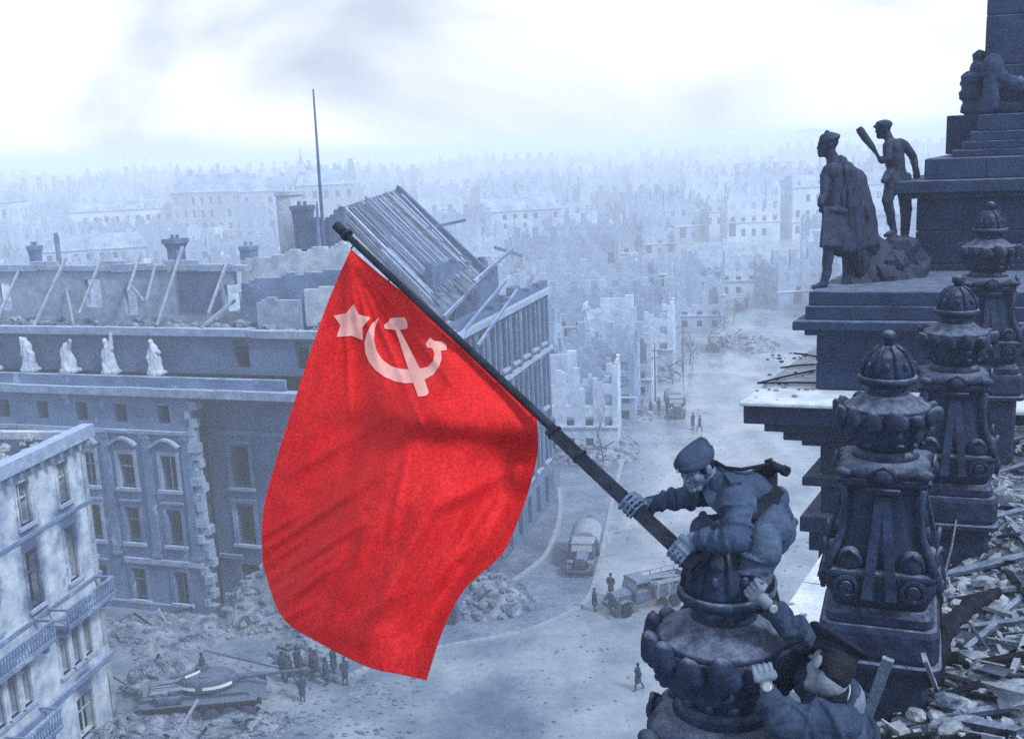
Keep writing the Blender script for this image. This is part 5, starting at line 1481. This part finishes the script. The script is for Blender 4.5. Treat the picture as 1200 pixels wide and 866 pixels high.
# ------------------------------------------------------------ small figures in the square
def walker(stride, coat, arm):
    root = empty('person', (0, 0, 0))
    b = MB()
    b.ell((0, 0, 1.62), (.085, .075, .11)); b.caps((0, 0, 1.5), .055, (0, 0, 1.42), .06); b.caps((0, -.17, 1.40), .07, (0, .17, 1.40), .07)
    b.caps((0, 0, 1.35), .13, (0, 0, .95), .13)
    for s_ in (-1, 1):
        b.caps((0, .09 * s_, .92), .09, (.16 * stride * s_, .09 * s_, .50), .065); b.caps((.16 * stride * s_, .09 * s_, .50), .06, (.30 * stride * s_ - .07 * stride, .09 * s_, .08), .045)
        b.caps((.30 * stride * s_ - .07 * stride, .09 * s_, .05), .045, (.30 * stride * s_ - .07 * stride + .16, .09 * s_, .045), .035)
        b.caps((0, .19 * s_, 1.38), .055, (-.12 * stride * s_, .23 * s_, 1.12), .045); b.caps((-.12 * stride * s_, .23 * s_, 1.12), .045, (-.05 * stride * s_ + .1 * arm, .22 * s_, .90 + .15 * arm), .035)
    flesh(b, 'body', M_coat, root, None, .022, 3)
    c = MB(); c.caps((0, 0, 1.36), .16, (0, 0, 1.0), .165); c.caps((0, 0, 1.0), .165, (.02, 0, 1.0 - .42 * coat), .20)
    for s_ in (-1, 1): c.caps((0, .18 * s_, 1.38), .075, (-.12 * stride * s_, .23 * s_, 1.12), .062)
    flesh(c, 'coat', M_coat, root, None, .026, 3)
    MB().lathe([(.10, 1.67), (.105, 1.70), (.09, 1.76), (.02, 1.78)], 12).build('cap', M_darkcloth, root, smooth=True)
    return root
pA, pB = walker(0.15, 1.0, .4), walker(1.0, .9, 0)
first = {id(pA): True, id(pB): True}
def put_person(p, xy, yaw, label, group=None):
    o = p if first[id(p)] else copy_tree(p)
    first[id(p)] = False
    o.location = (xy.x, xy.y, 0.0 if len(xy) < 3 else xy.z); o.rotation_euler = (0, 0, yaw)
    k_ = R(.92, 1.06); o.scale = (k_ * R(.9, 1.15), k_ * R(.9, 1.15), k_)
    props(o, label, 'person')
    if group: o['group'] = group
put_person(pB, G(748, 808), rad(190), 'lone person in a dark coat walking across the empty wet square')
put_person(pA, G(697, 716), rad(20), 'person standing at the kerb corner between the two trucks')
put_person(pA, G(355, 822), rad(100), 'person standing alone on the square in front of the group by the tank')
for i, (x, y) in enumerate(((332, 796), (341, 801), (349, 788), (353, 793), (366, 790), (371, 796), (383, 803), (392, 791), (405, 803))):
    put_person(pB if i % 4 == 1 else pA, G(x, y), R(0, 6.2), 'person in a dark coat in the group gathered beside the tank gun', 'people gathered beside the tank')
for i, (x, y) in enumerate(((747, 470), (772, 483), (763, 486), (812, 503), (820, 505), (716, 700), (834, 402))):
    p = G(x, y)
    put_person(pA if i % 2 else pB, p, R(0, 6.2), 'tiny person far along the wide street beyond the soldier' if i != 5 else 'person standing close to the open truck and its bed', 'people along the far street' if i != 5 else None)

# ============================================================ VEHICLES
def wheel(parent, x, y, r, w, z=None):
    M = Matrix.Rotation(math.pi / 2, 3, 'X')
    z = r if z is None else z
    t = MB().lathe([(r * .62, -w / 2), (r * .92, -w / 2), (r, -w * .3), (r, w * .3), (r * .92, w / 2), (r * .62, w / 2)], 20, (x, y, z), M=M).build('wheel', M_rubber, parent, smooth=False)
    MB().lathe([(r * .63, -w * .42), (r * .5, -w * .2), (r * .2, -w * .3), (r * .2, w * .3), (r * .5, w * .2), (r * .63, w * .42)], 16, (x, y, z), M=M).build('rim', M_truck, t)
def truck(label, loc, yaw, canvas, rails):
    """x forward"""
    t = empty('truck', loc, yaw, label, 'truck')
    MB().box(-3.2, 2.2, -.42, .42, .62, .82).build('chassis', M_tank, t)
    MB().rings([[(1.0, -.52, .8), (1.0, .52, .8), (1.0, .52, 1.42), (1.0, .32, 1.62), (1.0, -.32, 1.62), (1.0, -.52, 1.42)], [(2.25, -.42, .8), (2.25, .42, .8), (2.25, .42, 1.35), (2.25, .25, 1.5), (2.25, -.25, 1.5), (2.25, -.42, 1.35)]]).build('bonnet', M_truck, t)
    gr = MB().box(2.252, 2.30, -.40, .40, .78, 1.34).build('grille', M_tank, t)
    for k in range(7): MB().box(2.301, 2.325, -.36 + .115 * k, -.33 + .115 * k, .82, 1.30).build('grille_bar', M_truck, gr)
    MB().box(2.36, 2.5, -.95, .95, .52, .68).build('bumper', M_tank, t)
    cabn = MB().box(-.25, .95, -.85, .85, .8, 1.52).hexa([(-.25, -.85, 1.52), (-.15, -.85, 1.52), (-.15, .85, 1.52), (-.25, .85, 1.52), (-.25, -.8, 2.12), (-.15, -.8, 2.12), (-.15, .8, 2.12), (-.25, .8, 2.12)])
    for s in (-1, 1): cabn.bar((.92, .80 * s, 1.52), (.78, .78 * s, 2.12), .07, .07)
    cab = cabn.build('cab', M_truck, t)
    MB().hexa([(-.3, -.86, 2.12), (.9, -.84, 2.12), (.9, .84, 2.12), (-.3, .86, 2.12), (-.25, -.75, 2.25), (.8, -.72, 2.25), (.8, .72, 2.25), (-.25, .75, 2.25)]).build('cab_roof', M_canvas if canvas else M_truck, cab)
    MB().hexa([(.91, -.76, 1.54), (.93, -.76, 1.54), (.93, .76, 1.54), (.91, .76, 1.54), (.77, -.74, 2.10), (.79, -.74, 2.10), (.79, .74, 2.10), (.77, .74, 2.10)]).build('windscreen', M_glass, cab)
    for s in (-1, 1):
        MB().box(-.05, .75, .851 * s if s > 0 else -.87, .87 if s > 0 else -.851, .95, 1.5).build('door', M_truck, cab)
        pts = [(2.35, .78 * s, .78), (2.1, .78 * s, 1.08), (1.6, .78 * s, 1.16), (1.15, .78 * s, .98), (.8, .78 * s, .66), (.1, .78 * s, .6)]
        m = MB()
        for a, b_ in zip(pts[:-1], pts[1:]): m.bar(a, b_, .36, .05)
        m.build('fender', M_truck, t)
        hl = MB().lathe([(.05, -.16), (.14, -.04), (.15, .04), (.13, .05)], 14, (2.2, .62 * s, 1.28), M=Matrix.Rotation(math.pi / 2, 3, 'Y')).build('headlight', M_truck, t, smooth=True)
        MB().lathe([(.125, 0), (.10, .02), (.02, .03)], 14, (2.252, .62 * s, 1.28), M=Matrix.Rotation(math.pi / 2, 3, 'Y')).build('lens', M_glass, hl)
        wheel(t, 1.65, .78 * s, .44, .2)
        wheel(t, -2.1, .80 * s, .44, .38)
    bed = MB().box(-3.5, -.4, -1.1, 1.1, .98, 1.08).build('bed', M_wood, t)
    for s in (-1, 1):
        for k in range(3): MB().box(-3.5, -.4, (1.08 if s > 0 else -1.12), (1.12 if s > 0 else -1.08), 1.10 + .2 * k, 1.27 + .2 * k).build('side_board', M_wood, bed)
        for x in (-3.3, -2.3, -1.4, -.55): MB().box(x - .04, x + .04, 1.125 * s - .03, 1.125 * s + .03, .95, 1.95 if rails else 1.72).build('stake', M_palewood, bed)
    for k in range(3): MB().box(-3.54, -3.50, -1.08, 1.08, 1.10 + .2 * k, 1.27 + .2 * k).build('tailboard', M_wood, bed)
    MB().box(-.40, -.36, -1.08, 1.08, 1.08, 1.85).build('headboard', M_wood, bed)
    if canvas:
        m = MB(); rr = []
        for x in (-3.45, -2.6, -1.9, -1.1, -.42):
            sag = .06 * (1 if x in (-2.6, -1.1) else 0)
            rr.append([(x, 1.10 * math.cos(u) * 1.02, 1.66 + .85 * max(0, math.sin(u)) - sag) for u in (math.pi * i / 10 for i in range(11))])
        m.rings(rr).build('canvas_cover', M_canvas, t)
    else:
        for s in (-1, 1): MB().bar((-3.4, 1.12 * s, 1.95), (-.5, 1.12 * s, 1.97), .07, .07).build('top_rail', M_palewood, bed)
        for i, (x, y, z, a) in enumerate(((-1.2, .3, 1.3, .3), (-2.2, -.4, 1.35, 1.2), (-2.8, .4, 1.3, .1))):
            MB().cbox((x, y, z), (.8, .55, .5), Matrix.Rotation(a, 3, 'Z')).bar((x - .4, y, z + .26), (x + .4, y, z + .27), .5, .03).build('load_crate', rnd.choice([M_wood, M_palewood]), bed)
        for k in range(5): MB().bar((-3.3 + R(0, .4), -.8 + .35 * k, 1.6), (-.7 + R(-.2, .3), -.7 + .33 * k, 1.95 + R(-.2, .1)), .12, .06).build('load_board', M_palewood, bed)
    return t
truck('canvas-covered truck driving towards the kerb corner with its windscreen facing the square', G(684, 664), rad(-100), True, False)
truck('open truck with stake sides and a load of boards on the wet square', G(752, 712), rad(205), False, True)
far = truck('truck parked far down the wide avenue beside the row of low trees', G(838, 410), rad(-110), True, False)
for px, py, yw, lab in ((792, 486, -95, 'truck standing on the wide street behind the soldier near the poles'), (868, 362, -110, 'tiny truck farthest away on the avenue past the low trees')):
    c = copy_tree(far); c.location = G(px, py); c.rotation_euler = (0, 0, rad(yw)); c['label'] = lab
def tank():
    p = G(243, 832)
    t = empty('tank', p, rad(6), 'heavy tank with a white stripe round its turret standing among rubble beside the pale house', 'tank')
    hull = MB().rings([[(-3.2, -1.0, .55), (2.7, -1.0, .5), (3.3, -1.0, .95), (2.2, -1.0, 1.45), (-3.3, -1.0, 1.45)], [(-3.2, 1.0, .55), (2.7, 1.0, .5), (3.3, 1.0, .95), (2.2, 1.0, 1.45), (-3.3, 1.0, 1.45)]]).build('hull', M_tank, t)
    MB().box(-2.9, -1.0, -.7, .7, 1.451, 1.53).build('engine_deck', M_tank, hull)
    for k in range(5): MB().box(-2.8 + .34 * k, -2.6 + .34 * k, -.6, .6, 1.531, 1.56).build('louvre', M_tank, hull)
    for s in (-1, 1):
        y0, y1 = (1.02, 1.62) if s > 0 else (-1.62, -1.02)
        tr = empty('track', (0, 0, 0)); tr.parent = t
        pts = [(-3.2, .75), (-2.7, .06), (2.5, .06), (3.15, .72), (3.0, 1.02), (2.6, 1.10), (-2.8, 1.12), (-3.15, 1.0)]
        links = []
        for (xa, za), (xb, zb) in zip(pts, pts[1:] + pts[:1]):
            l = math.hypot(xb - xa, zb - za); n = max(1, int(l / .3))
            for k in range(n): links.append((xa + (xb - xa) * (k + .5) / n, za + (zb - za) * (k + .5) / n, math.atan2(zb - za, xb - xa), l / n))
        for (x, z, a, l) in links:
            MB().cbox((x, (y0 + y1) / 2, z), (l * .92, .58, .07), Matrix.Rotation(-a, 3, 'Y')).build('track_link', M_gun, tr)
        for k in range(6): 
            x = -2.35 + .95 * k
            MB().lathe([(.12, -.2), (.36, -.19), (.36, .19), (.12, .2)], 16, (x, (y0 + y1) / 2, .45), M=Matrix.Rotation(math.pi / 2, 3, 'X')).build('road_wheel', M_tank, tr)
        MB().box(-3.3, 3.0, y0 - .02, y1 + .02, 1.20, 1.25).build('mudguard', M_tank, tr)
        MB().lathe([(.23, -.55), (.23, .55)], 12, (-1.6, 1.33 * s, 1.47), M=Matrix.Rotation(math.pi / 2, 3, 'Y')).build('fuel_drum', M_tank, t)
    tu = MB()
    tu.rings([[(.25 + a * 1.55 * math.cos(u) - .15 * (1 if math.cos(u) < 0 else 0), a2 * 1.15 * math.sin(u), z) for u in (2 * math.pi * i / 24 for i in range(24))] for a, a2, z in ((.82, .86, 1.45), (1.0, 1.0, 1.62), (.98, .98, 1.85), (.84, .82, 2.15), (.62, .58, 2.3))])
    tur = tu.build('turret', M_tank, t, smooth=True)
    for i0, i1 in ((1, 5), (6, 11), (12, 17), (18, 22)):
        rr = [[(.25 + a * 1.55 * math.cos(u) - .15 * (1 if math.cos(u) < 0 else 0), a2 * 1.15 * math.sin(u), z) for u in (2 * math.pi * i / 24 for i in range(i0, i1 + 1))] for a, a2, z in ((1.012, 1.012, 1.78), (.995, .995, 1.95))]
        n = i1 - i0 + 1
        MB().add(rr[0] + rr[1], [(k, k + 1, k + 1 + n, k + n) for k in range(n - 1)]).build('white_stripe', M_white, tur)
    MB().tube([(-.9, -.5, 2.33), (-.4, -.2, 2.36), (.1, .5, 2.35)], .07, 6).build('white_stripe', M_white, tur)
    MB().tube([(1.4, 0, 1.82), (2.4, 0, 1.85), (4.6, 0, 1.92), (5.3, 0, 1.94)], [.16, .12, .09, .085], 12).tube([(5.25, 0, 1.938), (5.7, 0, 1.95)], [.14, .14], 12).build('gun_barrel', M_tank, tur, smooth=True)
    MB().ell((1.55, 0, 1.82), (.35, .45, .3)).build('mantlet', M_tank, tur, smooth=True)
    MB().lathe([(.36, 2.28), (.36, 2.5), (.33, 2.53)], 16, (-.15, .4, 0)).build('cupola', M_tank, tur)
    MB().lathe([(.27, 2.3), (.27, 2.36), (.1, 2.38)], 16, (.1, -.45, 0)).build('hatch', M_tank, tur)
    for k in range(5): MB().tube([(-3.0 + R(0, .3), -.7 + .3 * k, 1.62), (-1.2 + R(-.2, .5), -.65 + .3 * k, 1.66 + R(0, .2))], .11, 8).build('stowed_log', rnd.choice([M_wood, M_palewood]), t)
    for k in range(4): MB().cbox((R(-2.8, -.9), R(-1.5, 1.5), 1.62), (.5, .35, .3), Matrix.Rotation(R(0, 3), 3, 'Z')).build('stowage_box', rnd.choice([M_wood, M_canvas, M_tank]), t)
    MB().bar((-3.1, -.6, 1.5), (-3.0, -.6, 2.4), .25, .2).build('stowage_roll', M_canvas, t)
    top = V((p.x - .15, p.y + .4, 1.55))
    put_person(pA, top, rad(10), 'crewman standing in the open hatch of the tank turret')
tank()

# ============================================================ DEBRIS ON THE ROOF
def on_roof(px, py, lift=0.05):
    p = G(px, py, RZ + .15)
    for _ in range(6): p = G(px, py, deck(p.x, p.y) + lift)
    return p
def plank(a, b, wpx, mat, lab, la=.04, lb=.10, thick=.035, group='planks strewn over the roof'):
    pa, pb = on_roof(*a, la), on_roof(*b, lb)
    w_ = wpx * (pa - EYE).length / FPX
    m = MB(); n = 5; rr = []
    d = (pb - pa).normalized(); side = d.cross(V((0, 0, 1))).normalized(); up = side.cross(d)
    for k in range(n + 1):
        c = pa.lerp(pb, k / n) + up * (.006 * noise.noise(V((k, a[0], a[1])))) 
        ww = w_ * (.5 + .05 * noise.noise(V((k * 2, a[0], 1)))) * (.75 if k in (0, n) else 1)
        rr.append([c - side * ww - up * thick / 2, c + side * ww - up * thick / 2, c + side * ww + up * thick / 2, c - side * ww + up * thick / 2])
    o = m.rings(rr).build('plank', mat, None, origin=pa, loc=pa)
    props(o, lab, 'plank', group)
    return o
L1 = 'weathered splintered plank lying among the roof rubble'
L2 = 'pale bare plank lying among the roof rubble'
L3 = 'charred black plank lying among the roof rubble'
hand = [((1112, 672), (1206, 650), 15, M_wood, L1), ((1160, 692), (1208, 687), 9, M_palewood, L2), ((1118, 737), (1206, 726), 10, M_wood, L1),
        ((1122, 782), (1206, 766), 11, M_char, L3), ((1092, 781), (1208, 814), 17, M_palewood, L2), ((1118, 838), (1206, 824), 10, M_wood, L1),
        ((1118, 842), (1196, 857), 16, M_wood, L1), ((1100, 868), (1182, 858), 8, M_char, L3), ((1148, 470), (1204, 402), 5, M_palewood, L2),
        ((1112, 640), (1165, 628), 8, M_wood, L1), ((1140, 612), (1206, 596), 10, M_wood, L1), ((1120, 590), (1180, 572), 7, M_palewood, L2),
        ((1150, 560), (1208, 542), 8, M_wood, L1), ((1130, 535), (1200, 512), 6, M_wood, L1), ((1155, 508), (1208, 498), 6, M_palewood, L2), ((1165, 480), (1208, 470), 5, M_wood, L1),
        ((1158, 452), (1206, 440), 5, M_palewood, L2), ((1135, 704), (1190, 722), 9, M_palewood, L2), ((1095, 820), (1150, 800), 8, M_char, L3), ((1168, 655), (1205, 700), 7, M_char, L3),
        ((1150, 748), (1206, 756), 6, M_palewood, L2), ((1185, 790), (1205, 740), 6, M_palewood, L2), ((1160, 640), (1150, 570), 5, M_palewood, L2), ((1175, 600), (1205, 640), 6, M_wood, L1), ((1030, 866), (1095, 862), 12, M_char, L3)]
for h in hand: plank(*h)
for k in range(34):
    px, py = R(1105, 1290), R(430, 900)
    s_ = 1 + (py - 430) / 430
    a = R(-.45, .35) if rnd.random() < .75 else R(-1.5, 1.5)
    l = R(14, 42) * s_
    mt, lb = rnd.choice([(M_wood, L1), (M_palewood, L2), (M_char, L3)])
    plank((px, py), (px + l * math.cos(a), py + l * math.sin(a)), R(1.5, 4) * s_, mt, lb, R(.02, .07), R(.03, .16))
# two pale straps of wood propped against the ribbed urn's base
for a, b, w_ in (((1008, 862), (1041, 772), 13), ((1097, 806), (1083, 770), 11)):
    pa = on_roof(*a, .05); pb = P(*b, 7.30)
    o = MB().bar(pa, pb, w_ * 7.4 / FPX, .03, up=-ray(*a)).build('plank', M_palewood, None, origin=pa, loc=pa)
    props(o, 'pale board propped against the base of the ribbed-dome urn', 'plank', 'boards propped on the urn base')
# charred beam elbowed over the rubble
pp = [on_roof(1090, 800, .05), on_roof(1094, 775, .18), on_roof(1106, 742, .30), on_roof(1120, 722, .34), on_roof(1142, 706, .3), on_roof(1168, 696, .2)]
cb = MB().tube([p + V((R(-.02, .02), R(-.02, .02), R(-.02, .02))) for p in pp], [.10, .095, .085, .075, .065, .045], 7)
cb.tube([pp[2], pp[2] + V((-.05, .02, .18)), pp[2] + V((-.02, .05, .32))], [.06, .045, .02], 6); cb.tube([pp[1], pp[1] + V((.16, -.05, .05)), pp[1] + V((.30, -.05, -.05))], [.06, .045, .02], 6)
o = flesh(cb, 'charred_beam', M_char, None, pp[0], .018, 1, (.02, 9, (1, 1, 1))); o.location = pp[0]
props(o, 'thick charred crooked beam rising beside the ribbed-dome urn base', 'beam')
pa = on_roof(1107, 672, .03); pb = pa + V((.10, .02, .55))
o = MB().tube([pa, pa.lerp(pb, .5) + V((.012, 0, 0)), pb], [.012, .010, .007], 6).build('iron_rod', M_palewood, None, origin=pa, loc=pa)
props(o, 'thin pale rod standing upright in the rubble by the ribbed-dome urn', 'rod')
# bent pipes and sheet metal
for i in range(14):
    px, py = R(1105, 1215), R(450, 850); p = on_roof(px, py, .03); a = R(0, 6.3); l = R(.3, .9)
    pts = [p, p + V((math.cos(a) * l * .5, math.sin(a) * l * .5, R(.03, .16))), p + V((math.cos(a + .5) * l, math.sin(a + .5) * l, R(.0, .12)))]
    o = MB().tube(pts, .014, 6).build('bent_pipe', M_metal, None, origin=p, loc=p)
    props(o, 'thin bent dark metal pipe sticking out of the roof rubble', 'pipe', 'bent pipes in the roof rubble')
SHEETS = []
for i in range(12):
    px, py = R(1110, 1230), R(440, 860); p = on_roof(px, py, .05); a = R(0, 6.3); l = R(.2, .42)
    n = 6; vs = []; fs = []
    for x in range(n + 1):
        for y in range(n + 1):
            u, v = (x / n - .5) * l, (y / n - .5) * l * .7
            z = .05 * math.sin(u * 9 + i) + .03 * noise.noise(V((u * 6, v * 6, i)))
            vs.append(p + V((u * math.cos(a) - v * math.sin(a), u * math.sin(a) + v * math.cos(a), z + .03)))
    for x in range(n):
        for y in range(n):
            k = x * (n + 1) + y; fs.append((k, k + n + 1, k + n + 2, k + 1))
    o = MB().add(vs, fs).build('metal_sheet', M_metal, None, origin=p, loc=p)
    sm = o.modifiers.new('thick', 'SOLIDIFY'); sm.thickness = .006
    props(o, 'crumpled sheet of dark roofing metal lying on the rubble', 'metal sheet', 'crumpled roofing sheets')
# stones big enough to pick out one by one, and the rest as a mass
ROCKS = [MB().rock((0, 0, 0), (1, .8, .6), 40 + k, 2 if k < 3 else 1, .5).mesh('stone', M_chip) for k in range(8)]
for k in range(210):
    px, py = R(1095, 1215), R(440, 880)
    p = on_roof(px, py, .0)
    s_ = R(.035, .085) * (1.5 if rnd.random() < .12 else 1)
    o = place('stone_chunk', ROCKS[k % 8], None, None, p + V((0, 0, s_ * .25)), (R(-.5, .5), R(-.5, .5), R(0, 6.3)), (s_ * R(.8, 1.5), s_, s_ * R(.7, 1.1)))
    props(o, 'broken pale chunk of stone lying in the roof rubble', 'stone', 'stone chunks on the roof')
o = place('stone_chunk', ROCKS[1], None, None, on_roof(1168, 706, .08), (.2, .4, .3), (.17, .13, .13)); props(o, 'large rounded pale boulder at the end of the charred beam', 'stone')
o = place('stone_chunk', ROCKS[2], None, None, on_roof(1073, 838, .05), (.2, .4, 1.3), (.10, .09, .10)); props(o, 'white lump of plaster lying at the foot of the ribbed-dome urn', 'stone')
mb = MB()
for k in range(9000):
    t_ = R(-8, 16); o_ = 1.1 + 9 * R(0, 1) ** 1.4
    p = EDGE + ED * t_ - EO * o_
    s_ = .012 + .05 * R(0, 1) ** 2 * (1.3 if rnd.random() < .2 else 1)
    z = deck(p.x, p.y)
    u_ = rnd.random()
    if u_ < .25: mb.cbox((p.x, p.y, z + s_ * .4), (s_ * R(1.5, 3), s_ * R(1, 1.6), s_ * R(.5, 1)), Euler((R(-.6, .6), R(-.6, .6), R(0, 6))).to_matrix())
    elif u_ < .75: mb.rock((p.x, p.y, z + s_ * .2), (s_ * R(.8, 1.7), s_ * R(.7, 1.2), s_ * R(.4, .9)), k, 1, .5)
    else:
        a = R(0, 6.3); l = R(.06, .28)
        mb.bar((p.x, p.y, z + .015), (p.x + l * math.cos(a), p.y + l * math.sin(a), z + .02 + R(0, .07)), R(.01, .035), R(.006, .02))
o = mb.build('rubble_gravel', M_chip); props(o, 'mass of small broken brick, plaster and splinters covering the roof', 'rubble', kind='stuff')
mb = MB()
for k in range(90):
    t_ = R(-6, 8); p = EDGE + ED * t_ - EO * R(.03, .5); s_ = R(.008, .03)
    mb.rock((p.x, p.y, RZ - .03 + s_ * .3), (s_ * 1.4, s_, s_ * .6), k, 1)
for k in range(40):
    p = tw.w(R(-1.05, -.1), R(-.8, 3), 26.055); s_ = R(.01, .04)
    mb.rock((p.x, p.y, 26.06 + s_ * .3), (s_ * 1.4, s_, s_ * .7), k + 200, 1)
o = mb.build('ledge_grit', M_chip); props(o, 'small grit scattered along the white cornice ledges', 'grit', kind='stuff')

# ============================================================ SMOKY AIR
hz = MB().box(-3100, 3100, -650, 3650, -1.0, 36.0).build('haze', None)
hz['kind'] = 'stuff'
hm = bpy.data.materials.new('haze_air'); hm.use_nodes = True
t = hm.node_tree; t.nodes.clear()
o = t.nodes.new('ShaderNodeOutputMaterial'); pv = t.nodes.new('ShaderNodeVolumePrincipled')
pv.inputs['Color'].default_value = (0.74, 0.855, 1.0, 1)
pv.inputs['Density'].default_value = 0.0021
pv.inputs['Anisotropy'].default_value = 0.0
t.links.new(pv.outputs[0], o.inputs['Volume'])
hz.data.materials.append(hm)
props(hz, 'thin pale smoky haze filling the air over the ruined city', 'haze')
